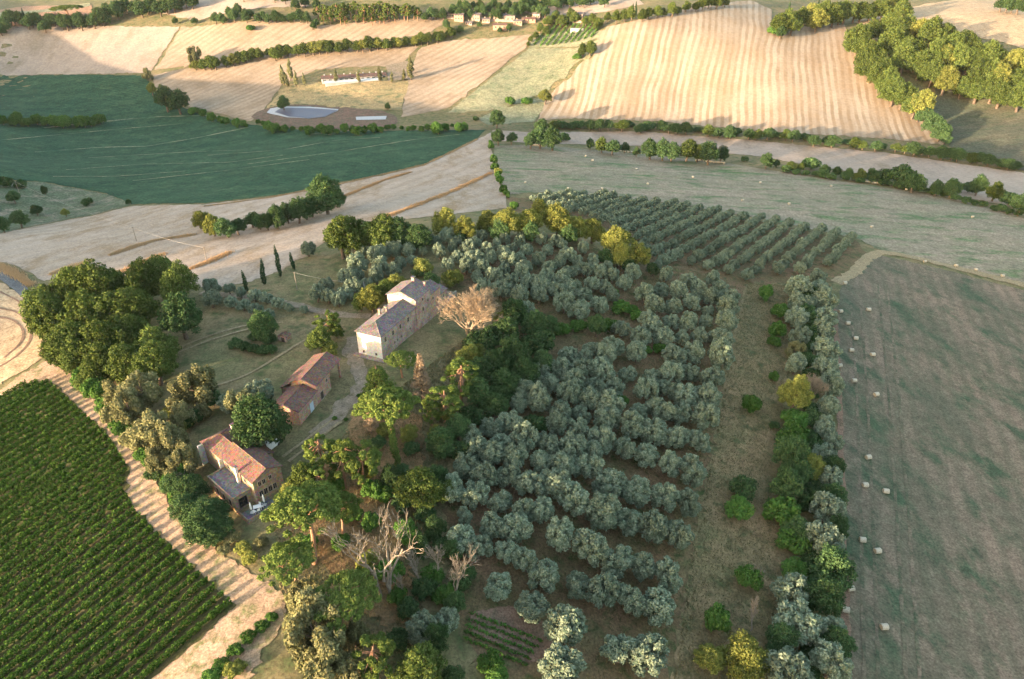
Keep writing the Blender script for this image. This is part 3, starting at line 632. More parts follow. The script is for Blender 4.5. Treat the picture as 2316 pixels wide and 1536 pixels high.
UPPER = [(807,596,50),(825,568,40),(856,573,46),(859,600,46),(890,560,40),(924,560,38),(934,538,26),(955,565,28),(994,565,38),(986,542,28),(963,534,30),(1010,532,34),(1036,539,36),(1023,559,32),(1057,556,34),(1075,544,30),(1091,532,28),(1109,521,32),(1101,560,40),(1124,552,28),(1140,536,30),(1182,529,30),(1176,546,30),(1156,557,30),(1190,564,34),(1223,539,30),(1255,541,34),(1239,562,34),(1270,553,30),(1283,572,36),(1036,578,32),(1075,578,38),(1111,583,32),(1138,571,28),(1150,588,40),(1177,581,32),(1218,583,36),(1265,588,34),(1013,596,32),(1052,599,38),(1091,603,42),(1140,606,34),(1187,604,36),(1242,605,38),(1283,612,36),(906,592,34),(888,608,36),(932,586,30),(1078,622,30),(1117,622,40),(1153,630,36),(1210,635,34),(1268,633,36),(786,622,40),(812,620,36),(851,622,40),(830,640,34),(739,643,40),(716,661,40),(742,666,38),(778,661,40),(799,648,36),(765,676,34),(1093,650,44),(1132,640,36),(1320,560,32),(1340,585,34),(1320,605,36),(1305,585,30),(1375,600,30)]
_lines = {}
UPPER = [(a, b, c * .9 * _R.uniform(.9, 1.12)) for a, b, c in UPPER]
for p in UPPER: _lines.setdefault(int(round((p[1] - p[0] * .08) / 17.0)), []).append(p)
for r, k in enumerate(sorted(_lines)):
    series('olive', _lines[k], 'olive_tree', 'olive behind the farmhouse, {} from left, ' + ordinal(r + 1) + ' line below the sunlit oaks', 'olive trees of the upper grove')
series('olive', [(477,672,40),(480,647,36),(518,651,26),(544,659,26),(522,680,28),(549,687,28),(575,664,30),(577,696,32),(601,671,28),(606,710,26),(629,683,28),(653,694,20),(689,699,20)], 'olive_tree', 'small olive tree along the farm drive, {} from the left beside the dark oak clump', 'small olives along the drive')
T('olive', 696, 561, 32, 'olive_tree', 'lone olive tree at the stubble edge left of the grove')
# the right-hand orchard: lines of small olives
OC = np.array(world_line([(1188, 450), (1330, 442), (1500, 462), (1700, 494), (1850, 522), (1938, 542), (1925, 590), (1870, 602), (1830, 622), (1690, 632), (1560, 606), (1480, 612), (1432, 545), (1340, 500), (1200, 466)], 30, True))
_q = world_line([(1561, 600), (1609, 570)], 100); _du = (_q[-1] - _q[0]) / np.linalg.norm(_q[-1] - _q[0]); _dv = np.array([_du[1], -_du[0]])
_cand = []
for i in range(-40, 40):
    for j in range(-60, 60):
        p = _q[0] + _dv * (i * 6.4) + _du * (j * 6.0 + (i % 2) * 2.0)
        _cand.append((p[0] + _R.uniform(-.5, .5), p[1] + _R.uniform(-.5, .5), i, j))
_ca = np.array(_cand); _ca = _ca[inside(_ca[:, :2], OC)]
def px_of(x, y, z):
    d = depth(x, y, z); return CX + F * x / d, CY - F * (y * SP + (z - CAMZ) * CP) / d, d
_z = HX(_ca[:, 0], _ca[:, 1]); _u, _v, _d = px_of(_ca[:, 0], _ca[:, 1], _z + 2.2)
_order = np.argsort(_d)
NEAR_OLIVES = sum(1 for s in SPECS if s[0] == 'olive')
_take = set(_order[:max(0, 300 - NEAR_OLIVES)].tolist())
ORCH_REST = [(_ca[i, 0], _ca[i, 1], _z[i]) for i in range(len(_ca)) if i not in _take]
_rows = {}
for i in _take: _rows.setdefault(int(_ca[i, 2]), []).append((float(_u[i]), float(_v[i]), float(4.1 * _R.uniform(.85, 1.15) * F / _d[i])))
for r, k in enumerate(sorted(_rows)):
    series('olive', _rows[k], 'olive_tree', 'young olive, {} from left in the ' + ordinal(r + 1) + ' line of the right-hand orchard', 'young olives of the right-hand orchard')
# the double hedgerow of trees beside the hay field
HL = [(1809,650,46),(1809,681,42),(1805,711,44),(1811,752,40),(1802,785,34,'paletree'),(1800,820,38),(1800,944,46,'bush'),(1795,985,52,'bush'),(1788,1020,60,'darkwood'),(1832,1048,52,'yoak'),(1800,1065,54,'darkwood'),(1785,1100,60,'darkwood'),(1773,1154,66,'bush'),(1800,1190,50,'darkwood'),(1795,1222,60,'bush'),(1797,1284,48,'bush'),(1795,1338,62),(1797,1407,76),(1770,1450,60,'darkwood'),(1781,1515,78)]
HL = [(a[0], a[1], a[2] * 1.22) + tuple(a[3:]) for a in HL]
series('olive', HL, 'hedge_tree', 'hedgerow tree beside the grassy track, {} from the far end of the left line', 'left line of the double hedgerow', axis=1)
HR = [(1851,625,36),(1857,651,40),(1862,680,42),(1868,711,46),(1862,746,46),(1868,785,50),(1872,829,48),(1880,869,44),(1878,915,44),(1868,962,46),(1884,995,40),(1864,1023,46),(1884,1050,44,'darkwood'),(1878,1082,44),(1884,1115,50,'darkwood'),(1872,1151,62),(1892,1190,50,'darkwood'),(1866,1225,64),(1889,1282,78,'darkwood'),(1869,1341,70,'darkwood'),(1872,1420,66),(1890,1460,60,'darkwood'),(1880,1497,72)]
HR = [(a[0], a[1], a[2] * 1.22) + tuple(a[3:]) for a in HR]
series('olive', HR, 'hedge_tree', 'hedgerow tree beside the hay field, {} from the far end of the right line', 'right line of the double hedgerow', axis=1)
series('darkbush', along([(1822, 650), (1828, 760), (1835, 900), (1835, 1100), (1835, 1300), (1835, 1540)], 34, 34, 60, .4, 6), 'shrub', 'dark shrub in the gap of the double hedgerow, {} from the far end', 'shrubs inside the double hedgerow', 'shrub', axis=1, hf=1.0)
T('yoak', 1800, 880, 72, 'hedge_tree', 'large yellow sunlit tree with bare twigs in the left hedgerow line', hf=1.4)
T('bare_pink', 1840, 868, 64, 'dead_tree', 'bare reddish tree leaning beside the yellow tree in the hedgerow', 'dead tree')
series('bush', [(1732,662,36),(1765,700,40),(1758,745,36),(1750,770,28),(1750,850,24),(1702,915,46),(1682,1100,66,'darkbush'),(1673,1148,58),(1693,1300,62),(1625,1401,64),(1752,960,22,'darkbush')], 'shrub', 'round green shrub on the grassy track, {} from the far end', 'shrubs on the grassy track', 'shrub', axis=1, hf=1.25)
T('bare_thin', 1707, 1392, 60, 'dead_tree', 'small bare sunlit tree standing on the grassy track', 'dead tree')
T('bare_thin', 1722, 1298, 40, 'dead_tree', 'thin bare tree beside a green shrub on the grassy track', 'dead tree')
T('yoak', 1605, 1480, 72, 'tree', 'yellow-topped tree at the bottom of the grassy track, left of the brighter one')
T('yoak', 1684, 1490, 96, 'tree', 'bright yellow sunlit tree at the bottom end of the grassy track')
# sunlit oaks along the head of the grove
series('oak', [(770,535,76),(800,520,70),(835,525,74),(868,520,78),(905,522,62,'darkwood'),(945,528,62,'darkwood')], 'oak_tree', 'dark oak at the stubble edge, {} from the left above the grove', 'oaks at the head of the grove')
series('yoak', [(1005,506,56),(1050,518,46),(1105,497,58),(1148,500,60),(1190,494,62),(1222,478,50),(1262,497,62),(1305,507,60),(1340,516,56),(1393,540,70),(1402,575,50),(1445,578,50)], 'oak_tree', 'yellow sunlit oak above the grove, {} from the left in the row', 'sunlit oaks at the head of the grove')
series('darkwood', [(1040,530,34),(1130,520,40),(1200,522,40),(1285,530,44),(1372,575,40),(1425,600,36),(1478,605,30)], 'tree', 'dark low tree under the sunlit oaks, {} from the left', 'low trees under the sunlit oaks')
series('yellowbush', [(955,599,50),(1020,630,50),(945,612,34,'darkbush'),(893,633,44,'yoak'),(868,655,44,'oak'),(841,672,52,'yoak'),(815,682,36,'oak'),(975,640,40,'darkwood'),(925,650,30)], 'tree', 'leafy tree behind the long farmhouse roof, {} from the left', 'trees behind the long farmhouse', axis=0)
series('bush', [(1405,690,44),(1385,660,26),(1440,710,32),(1490,785,32),(1462,790,26),(1405,905,34),(1430,700,30),(1212,955,52,'darkbush'),(1240,735,44,'darkwood'),(1270,745,40,'bush'),(1310,735,40),(1350,735,44,'darkwood'),(1380,735,36)], 'shrub', 'green shrub among the olives of the lower grove, {} from the left', 'shrubs among the olives', 'shrub')
# big oak clump at the left
series('oak', [(100,700,90),(205,850,60),(130,800,70),(112,668,92),(165,645,92),(215,650,96),(262,650,80),(320,635,84),(362,618,84),(405,640,76),(300,690,86),(250,700,96),(185,705,104),(112,722,92),(150,760,100),(225,762,100),(290,745,90),(345,770,96),(280,815,92),(350,822,84),(225,820,76),(165,800,70)], 'oak_tree', 'oak in the dense clump by the vineyard, {} from the left', 'oak clump by the vineyard')
T('darkwood', 405, 706, 96, 'oak_tree', 'round dark tree at the right edge of the oak clump')
series('paletree', [(318,880,84),(428,866,96),(292,925,66),(340,962,76),(382,1000,80),(358,1040,62),(256,895,58),(405,1045,70),(310,985,60),(415,935,54)], 'tamarisk', 'pale feathery tree on the bank above the vineyard, {} from the left', 'pale trees above the vineyard', hf=1.1)
series('bush', [(190,850,54),(218,880,56),(236,915,50),(255,940,50,'palebush'),(275,960,50),(298,995,46,'palebush'),(330,1030,44),(350,1062,50,'darkbush'),(385,1085,46),(400,1115,44),(418,1060,44),(405,1020,40),(430,945,44,'darkbush'),(455,930,40,'palebush'),(415,960,36,'yellowbush'),(380,930,34,'yellowbush'),(440,1095,40),(480,900,40,'darkbush')], 'shrub', 'low shrub on the bank between oaks and brown house, {} from the left', 'shrubs on the vineyard bank', 'shrub', hf=1.3)
series('darkwood', [(422,1145,78),(462,1145,86),(455,1190,80),(490,1190,66),(432,1105,66),(480,1215,56),(395,1095,56)], 'tree', 'soft green tree below the brown house, {} from the left', 'trees below the brown house', hf=.8)
series('yellowbush', [(525,1215,34,'palebush'),(548,1240,40),(565,1262,36),(590,1225,30,'palebush'),(505,1240,30,'palebush')], 'shrub', 'yellowish low shrub on the bank under the patio, {} from the left', 'shrubs under the patio', 'shrub')
T('bare_thin', 415, 1065, 40, 'dead_tree', 'thin bare tree left of the brown house', 'dead tree')
T('darkwood', 588, 958, 118, 'tree', 'big round dark tree between the brown house and the barn')
T('paletree', 545, 912, 70, 'tree', 'pale grey-green tree left of the barn'); T('olive', 585, 890, 60, 'olive_tree', 'olive-like tree behind the big round dark tree by the barn'); T('olive', 515, 905, 46, 'olive_tree', 'small olive left of the barn at the yard edge')
T('darkwood', 598, 735, 62, 'tree', 'dark bushy tree in the farmyard garden')
series('darkbush', [(532,775,30),(552,782,28),(572,788,30),(594,790,28),(614,790,26),(610,765,30),(575,760,30)], 'shrub', 'clipped dark shrub around the garden corner, {} from the left', 'garden shrubs', 'shrub')
T('loosepine', 735, 725, 58, 'tree', 'tall leafy tree left of the long farmhouse', hf=.9); T('yellowbush', 748, 788, 40, 'shrub', 'bright yellow shrub behind the barn roof', 'shrub'); T('oak', 722, 765, 50, 'tree', 'green tree between the garden and the barn'); T('oak', 760, 745, 34, 'tree', 'small green tree beside the farmhouse gable')
for i, (u, v, w, h) in enumerate([(554, 632, 10, 1.0), (591, 611, 12, 1.05), (629, 594, 12, 1.0), (661, 590, 9.5, .8)]):
    T('cypress', u, v, w, 'cypress_tree', 'slim dark cypress by the drive, %s from the left' % ordinal(i + 1), 'cypress', 'slim cypresses by the drive', h)
# pines and other trees along the ridge
T('stonepine', 905, 800, 72, 'pine_tree', 'umbrella pine in front of the long farmhouse wall', hf=.85)
T('dryconifer', 950, 835, 52, 'dying_conifer', 'brown half-dead conifer in front of the farmhouse', 'conifer')
T('cedar', 858, 862, 92, 'cedar_tree', 'spreading cedar with flat tiers beside the gravel drive', 'cedar')
T('stonepine', 878, 918, 122, 'pine_tree', 'broad umbrella pine standing over the tall sunlit cypress')
T('dryconifer', 834, 935, 34, 'dying_conifer', 'thin brown conifer left of the broad umbrella pine', 'conifer')
T('sun_cypress', 895, 1010, 20, 'cypress_tree', 'tall sunlit cypress below the broad umbrella pine', 'cypress', None, 1.0)
T('darkwood', 905, 1060, 36, 'tree', 'dark tree behind the foot of the sunlit cypress')
series('loosepine', [(1040,845,76),(1005,895,74),(975,925,50),(1060,800,60,'yoak'),(925,975,44,'yoak')], 'pine_tree', 'sunlit pine on the ridge right of the cedar, {} from the left', 'pines right of the cedar')
series('loosepine', [(722,1012,72),(770,1045,74),(815,1045,80),(690,1085,84,'oak'),(660,1110,60,'yoak'),(720,1085,60)], 'pine_tree', 'loose yellow-green pine right of the brown house, {} from the left', 'pines right of the brown house')
T('stonepine', 690, 1165, 150, 'pine_tree', 'largest umbrella pine, spreading just below the brown house', hf=.95)
T('stonepine', 765, 1145, 90, 'pine_tree', 'dark umbrella pine behind the largest one'); T('stonepine', 655, 1275, 130, 'pine_tree', 'umbrella pine at the corner of the vineyard track', hf=.85)
T('stonepine', 780, 1345, 150, 'pine_tree', 'umbrella pine with low crown left of the bare trees', hf=.8)
T('loosepine', 848, 1478, 100, 'pine_tree', 'bright green pine at the bottom edge'); T('oak', 950, 1512, 120, 'tree', 'rounded bright green tree at the bottom edge')
series('paletree', [(700,1385,98),(722,1440,112),(748,1492,108),(695,1345,70),(775,1525,90),(672,1372,60),(800,1430,60)], 'willow', 'pale yellowish willow at the end of the ridge, {} from the left', 'willows at the end of the ridge', hf=1.15)
T('bare', 862, 1225, 190, 'dead_tree', 'large bare dead tree among the pines', 'dead tree')
series('bare_thin', [(948,1275,84),(990,1245,80),(1022,1290,96),(915,1300,70)], 'dead_tree', 'thin bare tree right of the large dead tree, {} from the left', 'thin bare trees', 'dead tree')
T('bare_pink', 1070, 688, 128, 'dead_tree', 'wide dry reddish tree right of the long farmhouse', 'dead tree'); T('bare_pink', 1140, 715, 44, 'dead_tree', 'small dry reddish tree in the wood beside the farmhouse lawn', 'dead tree')
series('darkwood', [(1090,770,76),(1138,745,62),(1165,790,80),(1210,770,76),(1120,815,66),(1180,835,70),(1225,815,56),(1135,865,70),(1080,880,66),(1165,705,60),(1205,730,56),(1090,830,60),(1065,940,58),(1120,910,56),(1035,965,60),(1000,1000,62),(1040,1020,52),(945,1100,96),(985,1070,60),(910,1130,56),(1010,1110,50),(960,1160,46),(1150,880,46),(1190,700,44,'olive')], 'wood_tree', 'dark leafy tree in the wood between ridge and grove, {} from the left', 'wood between ridge and grove', mix=True)
series('yoak', [(1075,790,46),(1150,755,30),(1135,720,36),(1010,930,40,'yoak'),(985,985,38),(1020,975,34,'paletree'),(990,1015,34,'paletree'),(1050,1165,40,'olive')], 'tree', 'yellow-tinged tree catching sun at the ridge wood edge, {} from the left', 'yellow trees at the wood edge')
series('bush', [(915,1200,50),(880,1290,60),(935,1215,44),(840,1180,44),(800,1160,40),(770,1225,40),(830,1270,46,'yellowbush'),(960,1330,56,'darkbush'),(900,1345,46),(1010,1340,56),(1040,1320,50,'darkbush'),(960,1415,70,'olive'),(1010,1400,66,'olive'),(1030,1360,50,'darkwood'),(985,1440,60,'darkwood'),(870,1115,46),(840,1105,46),(760,1100,44),(855,1000,36,'darkbush'),(870,970,36,'yellowbush'),(930,1010,40,'darkbush'),(700,1225,40),(900,1440,50,'darkbush'),(820,1290,30),(985,1195,50,'darkwood'),(950,1235,46,'darkwood'),(1000,1230,50,'darkbush'),(1030,1240,46,'darkwood'),(975,1300,50),(925,1375,50,'darkbush'),(1050,1290,44,'darkwood'),(880,1080,44,'darkwood'),(830,1060,40,'yoak')], 'shrub', 'undergrowth shrub beneath the pines and dead trees, {} from the left', 'undergrowth on the ridge', 'shrub', hf=1.2)
series('bush', [(500,1500,40),(530,1470,36),(560,1440,36),(590,1415,34),(480,1525,40),(615,1395,26),(530,1515,44,'yellowbush')], 'shrub', 'dense green hedge shrub at the vineyard track, {} from the left', 'hedge at the vineyard track', 'shrub', hf=.8)
series('bush', [(1110,1500,60),(1020,1530,60,'darkwood'),(1120,1530,50),(757,945,12),(783,948,10),(700,920,14,'darkbush'),(812,895,12)], 'shrub', 'small green shrub beside drive or garden, {} from the left', 'small green shrubs', 'shrub')
# mid distance trees on the stubble slope and in the scrub
series('darkwood', [(455,496,40,'yoak'),(480,507,44,'yoak'),(510,507,46),(535,507,36),(568,492,34),(585,500,30),(602,497,36),(624,490,42),(648,480,38),(672,470,52),(703,460,46),(735,434,74),(760,440,44),(690,470,40)], 'field_tree', 'tree on the bank across the stubble, {} from the left', 'trees on the stubble bank')
series('darkwood', [(28,440,30),(40,490,38),(80,470,26),(147,480,16,'yoak'),(2,505,32),(290,455,12),(195,455,26,'darkbush'),(10,412,30,'darkbush'),(45,415,26,'darkbush'),(100,430,16)], 'field_tree', 'tree in the scrub at the left edge, {} from the left', 'trees in the left scrub')
series('bush', along([(1108, 312), (1118, 370), (1130, 405), (1140, 430), (1172, 472)], 12, 9, 24, .5, 4) + [(1127, 388, 20, 'yellowbush')], 'shrub', 'shrub on the field boundary above the grove, {} from the far end', 'shrubs on the field boundary', 'shrub', axis=1, hf=1.4)
series('darkwood', [(1127,309,28),(1157,311,22),(1200,312,34),(1222,308,40),(1250,309,44),(1276,310,24),(1335,325,20),(1362,327,28),(1386,328,32),(1413,333,20),(1440,342,18),(1472,334,38),(1500,336,38),(1520,340,36),(1555,337,42,'oak'),(1580,341,38),(1605,342,44),(1632,346,32),(1684,358,18),(1735,360,30),(1757,368,15),(1790,374,22),(1812,376,18),(1836,368,40),(1866,381,24),(1893,386,18),(1920,392,22),(1947,393,28),(1972,391,28),(2008,394,44),(2040,394,60),(2070,405,44),(2120,424,28),(2155,425,34),(2192,422,34),(2215,416,40),(2252,430,40),(2285,450,38),(2312,462,40)], 'field_tree', 'dark tree between the mown meadow and the stubble strip, {} from the left', 'trees beyond the mown meadow', mix=True)
series('darkbush', along([(1770, 382), (1900, 398), (2000, 412), (2150, 440), (2316, 486)], 26, 16, 24, .3, 2), 'shrub', 'low hedge shrub beyond the mown meadow, {} from the left', 'low hedge beyond the mown meadow', 'shrub')
series('darkwood', along([(1215, 283), (1350, 280), (1500, 285), (1700, 300), (1900, 318), (2130, 342), (2316, 376)], 50, 22, 34, .3, 3), 'hedge_tree', 'dark tree in the long hedge below the striped field, {} from the left', 'long hedge below the striped field', hf=.75, mix=True)
# far hedges, woods and garden trees
series('oak', along([(432, 148), (500, 138), (560, 126), (700, 108), (850, 98), (950, 90), (1025, 72)], 36, 20, 30, .3, 2), 'hedge_tree', 'tree in the hedge across the far stubble fields, {} from the left', 'hedge across the far stubble', hf=.85, mix=True)
series('bush', along([(0, 268), (120, 272), (235, 268)], 13, 22, 30, .3, 5) + along([(425, 246), (500, 268), (565, 282)], 9, 10, 22, .5, 3) + along([(570, 276), (640, 288), (800, 293), (900, 288), (1060, 286)], 34, 9, 26, .5, 4), 'shrub', 'dark shrub along the far edges of the green field, {} from the left', 'shrubs around the green field', 'shrub', hf=1.3)
for u, v, w, k, lb in [(330, 165, 26, 'paletree', 'pale tree at the top corner of the green field'), (342, 200, 22, 'yoak', 'yellow tree at the top corner of the green field'), (372, 218, 48, 'darkwood', 'broad dark tree right of the green field corner'), (402, 228, 42, 'darkwood', 'second broad dark tree right of the green field corner'), (440, 125, 32, 'paletree', 'pale tree at the left end of the far hedge'), (1233, 214, 30, 'yoak', 'yellow round tree at the foot of the striped field'), (1192, 226, 26, 'bush', 'low green clump left of the yellow round tree'), (1155, 228, 24, 'bush', 'leftmost low clump below the dry pasture'), (1075, 268, 14, 'darkbush', 'small dark conifer below the dry pasture'), (1124, 264, 38, 'darkwood', 'round green tree below the dry pasture'), (1335, 122, 26, 'oak', 'tree in the clump left of the striped field'), (1318, 134, 24, 'oak', 'lower tree in the clump left of the striped field'), (1305, 142, 18, 'bush', 'lowest bush in the clump left of the striped field'), (876, 240, 13, 'darkwood', 'lone dark bush on the rough pasture'), (640, 232, 26, 'darkwood', 'dark tree above the pond'), (568, 72, 20, 'bush', 'lone bush on the far stubble slope'), (708, 62, 16, 'darkwood', 'dark tree at the end of the far stubble'), (715, 56, 16, 'darkwood', 'upper dark tree at the end of the far stubble')]:
    T(k, u, v, w, 'tree', lb)
series('poplar', [(640,168,14),(654,160,13),(668,178,10),(688,178,9),(760,172,10),(810,172,9),(858,165,11),(886,172,9),(928,155,15),(912,168,9),(648,180,10)], 'poplar_tree', 'thin poplar beside the long farm shed, {} from the left', 'poplars beside the farm shed', hf=.8)
series('loosepine', along([(715, 30), (800, 26), (880, 26), (950, 30)], 22, 18, 26, .3, 6) + along([(720, 42), (830, 42), (900, 38)], 10, 16, 22, .3, 3), 'pine_tree', 'pine in the far wood left of the hamlet, {} from the left', 'far pine wood', hf=.9)
series('darkwood', along([(950, 38), (1010, 30), (1060, 28), (1120, 30), (1200, 22), (1260, 26)], 20, 16, 24, .3, 6) + [(1010,60,18),(1040,66,16),(1085,58,12),(1150,62,14),(1130,66,12)], 'garden_tree', 'tree around the far hamlet, {} from the left', 'trees around the far hamlet')
series('oak', [(1240,45,22),(1255,36,20),(1272,42,26),(1290,30,20),(1300,38,22),(1325,45,20),(1340,42,18),(1352,54,24),(1222,62,18),(1235,68,18),(1212,78,14),(1348,70,16),(1200,88,12),(1195,98,10)], 'garden_tree', 'tree around the lone house above the dry pasture, {} from the left', 'trees around the lone far house')
series('oak', along([(1370, 40), (1420, 34), (1480, 28), (1560, 14), (1650, 2)], 16, 16, 26, .3, 4) + [(1430,22,5,'cypress'),(1440,20,5,'cypress')], 'field_tree', 'tree on the skyline above the striped field, {} from the left', 'trees on the striped field skyline')
series('oak', along([(1755, 50), (1800, 40), (1850, 35), (1900, 34), (1960, 22), (2060, 8)], 18, 34, 46, .3, 8) + [(1752,70,30,'bush'),(1766,78,24,'darkwood'),(1830,22,6,'cypress'),(1850,18,6,'cypress'),(1785,25,5,'cypress')], 'wood_tree', 'tree in the wood notched into the striped field, {} from the left', 'wood above the striped field', mix=True)
W = along([(1935, 75), (1960, 125), (2000, 175), (2050, 215), (2095, 245)], 10, 46, 60, .3, 6) + along([(1960, 62), (2050, 75), (2150, 108), (2250, 132), (2330, 155)], 14, 48, 62, .3, 6) + along([(2010, 100), (2100, 130), (2200, 165), (2330, 195)], 12, 50, 64, .3, 6) + along([(2030, 130), (2090, 160), (2150, 185), (2240, 205), (2330, 215)], 9, 46, 58, .3, 5)
series('oak', W, 'wood_tree', 'tree in the large wood at the right edge, {} from the left', 'large wood at the right edge', mix=True)
series('darkwood', [(2095,255,40),(2115,275,44),(2130,295,36),(2140,310,26)], 'tree', 'dull grey-green tree below the large wood, {} from the left', 'trees below the large wood')
series('darkwood', along([(0, 78), (40, 60), (80, 66), (110, 60), (150, 50), (200, 46), (240, 36)], 20, 22, 32, .3, 6) + along([(235, 20), (300, 14), (370, 8), (440, 4)], 14, 26, 38, .3, 6) + along([(2260, 4), (2316, 10)], 4, 24, 30) + [(20,72,5,'cypress'),(60,60,5,'cypress'),(75,62,5,'cypress')], 'wood_tree', 'dark tree in the far top-left wood or skyline corner, {} from the left', 'far corner woods')
T('stonepine', 150, 17, 60, 'pine_tree', 'dark umbrella pine on the far field at top left', hf=.42)
series('darkwood', along([(480, 40), (540, 32), (620, 42), (700, 40)], 16, 16, 24, .3, 4) + [(395,46,14),(438,45,14)] + along([(540, 4), (640, 10), (720, 18)], 8, 16, 22, .3, 3), 'field_tree', 'tree along the far lane at top left, {} from the left', 'trees along the far lane')
series('darkwood', along([(1030, 14), (1120, 10), (1200, 8), (1290, 4), (1380, -4)], 22, 16, 24, .3, 5), 'wood_tree', 'blue-green tree in the farthest wood at the top, {} from the left', 'farthest wood')
place_all()
# the far lines of the orchard, past the count built singly
_ol = KIND['olive']; VV = []; FF = []; _b = 0
for i, (x, y, z) in enumerate(ORCH_REST):
    m_ = _ol[i % len(_ol)][0]; co = np.empty(len(m_.vertices) * 3, np.float32); m_.vertices.foreach_get('co', co); co = co.reshape(-1, 4, 3)
    co = co[i % 3::3]; a = _R.uniform(0, 6.28); s = _R.uniform(.85, 1.1); c_, s_ = math.cos(a) * s, math.sin(a) * s
    mid = co.mean(1, keepdims=True); co = mid + (co - mid) * 1.7
    q = np.stack([co[..., 0] * c_ - co[..., 1] * s_ + x, co[..., 0] * s_ + co[..., 1] * c_ + y, co[..., 2] * s + z], -1).reshape(-1, 3)
    VV.append(q); FF.append(np.arange(len(q)).reshape(-1, 4) + _b); _b += len(q)
if VV:
    tag(obj('orchard_trees', mesh('orchard_trees', np.concatenate(VV), np.concatenate(FF), M['olive'])), 'far lines of small grey-green olives in the right-hand orchard', 'orchard', kind='stuff')

# ------------------------------------------------------------------ buildings
def roof_sheet(p0, p1, p2, p3, per=.42, amp=.05, thick=.14):
    """a tiled slope: eave p0-p1, top p3-p2, ribs running up the slope, closed underside"""
    p0, p1, p2, p3 = map(Vector, (p0, p1, p2, p3)); n = max(2, int((p1 - p0).length / per)) * 2
    nn = (p1 - p0).cross(p3 - p0).normalized()
    if nn.z < 0: nn = -nn
    V = []; Fc = []
    for i in range(n + 1):
        t = i / n; h = nn * (amp if i % 2 else 0)
        V += [p0.lerp(p1, t) + h, p3.lerp(p2, t) + h, p0.lerp(p1, t) - nn * thick, p3.lerp(p2, t) - nn * thick]
    for i in range(n):
        a = 4 * i; b = a + 4
        Fc += [(a, b, b + 1, a + 1), (a + 3, b + 3, b + 2, a + 2), (a + 2, b + 2, b, a), (a + 1, b + 1, b + 3, a + 3)]
    Fc += [(0, 1, 3, 2), (4 * n + 2, 4 * n + 3, 4 * n + 1, 4 * n)]
    return V, Fc
def gable_roof(x0, x1, y0, y1, ze, rise, ov=.35, hip0=0.0, hip1=0.0):
    """ridge along y; hip0 / hip1 pull the ridge ends in"""
    xm = (x0 + x1) / 2; k = rise / ((x1 - x0) / 2); ze2 = ze - ov * k
    a, b, c, d = (x0 - ov, y0 - ov, ze2), (x1 + ov, y0 - ov, ze2), (x1 + ov, y1 + ov, ze2), (x0 - ov, y1 + ov, ze2)
    r0 = (xm, y0 - ov + (hip0 + ov if hip0 else 0), ze + rise); r1 = (xm, y1 + ov - (hip1 + ov if hip1 else 0), ze + rise)
    S = [(d, a, r0, r1), (b, c, r1, r0)]
    if hip0: S.append((a, b, r0, r0))
    if hip1: S.append((c, d, r1, r1))
    mb = MB()
    for s in S: mb.add(*roof_sheet(*s))
    mb.tube([Vector(r0) + Vector((0, 0, .05)), Vector(r1) + Vector((0, 0, .05))], .13, 6)
    for hp, r, ends in ((hip0, r0, (a, b)), (hip1, r1, (c, d))):
        if hp:
            for e in ends: mb.tube([Vector(e) + Vector((0, 0, .05)), Vector(r) + Vector((0, 0, .05))], .11, 6)
    return mb
def walls(x0, x1, y0, y1, z0, ze, rise, gab0=True, gab1=True):
    xm = (x0 + x1) / 2; V = [(x0, y0, z0), (x1, y0, z0), (x1, y1, z0), (x0, y1, z0), (x0, y0, ze), (x1, y0, ze), (x1, y1, ze), (x0, y1, ze)]
    Fc = [(1, 2, 6, 5), (3, 0, 4, 7), (3, 2, 1, 0)]
    rr = rise - .16
    if gab0: V.append((xm, y0, ze + rr)); Fc.append((0, 1, 5, len(V) - 1, 4))
    else: Fc.append((0, 1, 5, 4))
    if gab1: V.append((xm, y1, ze + rr)); Fc.append((2, 3, 7, len(V) - 1, 6))
    else: Fc.append((2, 3, 7, 6))
    return MB().add(V, Fc)
def window(par, face, pos, along_, z, w, h, name='window', pane='glass', fr='frame', shut=False, z0cut=None):
    """face: 'x+', 'x-', 'y+', 'y-'; pos is that wall's plane, along_ the centre along it, z the sill height"""
    sx = 1 if face[1] == '+' else -1; mb = MB(); t = .07
    def bx(m_, a0, a1, z0, z1, d0, d1):
        lo, hi = sorted((pos + sx * d0, pos + sx * d1))
        if face[0] == 'x': m_.box(lo, hi, a0, a1, z0, z1)
        else: m_.box(a0, a1, lo, hi, z0, z1)
    a0, a1 = along_ - w / 2, along_ + w / 2
    bx(mb, a0 - t, a0, z - t, z + h + t, .005, .09); bx(mb, a1, a1 + t, z - t, z + h + t, .005, .09)
    bx(mb, a0, a1, z + h, z + h + t, .005, .085); bx(mb, a0 - .05, a1 + .05, z - t * 1.2, z, .005, .13)
    if pane == 'glass': bx(mb, along_ - .025, along_ + .025, z, z + h, .03, .05)
    o = mb.build(name, M[fr], par)
    pb = MB(); bx(pb, a0, a1, z, z + h, .004, .025); pb.build('pane' if pane == 'glass' else 'panel', M[pane], o)
    if shut:
        for s in (-1, 1):
            sb = MB(); c = along_ + s * (w / 2 + .08 + w * .26); bx(sb, c - w * .26, c + w * .26, z, z + h, .01, .05); sb.build('shutter', M['shutter'], o)
    return o
def chimney(par, x, y, z0, z1, w=.55, mat='stone'):
    c = MB().box(x - w / 2, x + w / 2, y - w / 2, y + w / 2, z0, z1).build('chimney', M[mat], par)
    MB().box(x - w * .68, x + w * .68, y - w * .68, y + w * .68, z1 + .002, z1 + .14).build('cap', M['tile'], c); return c
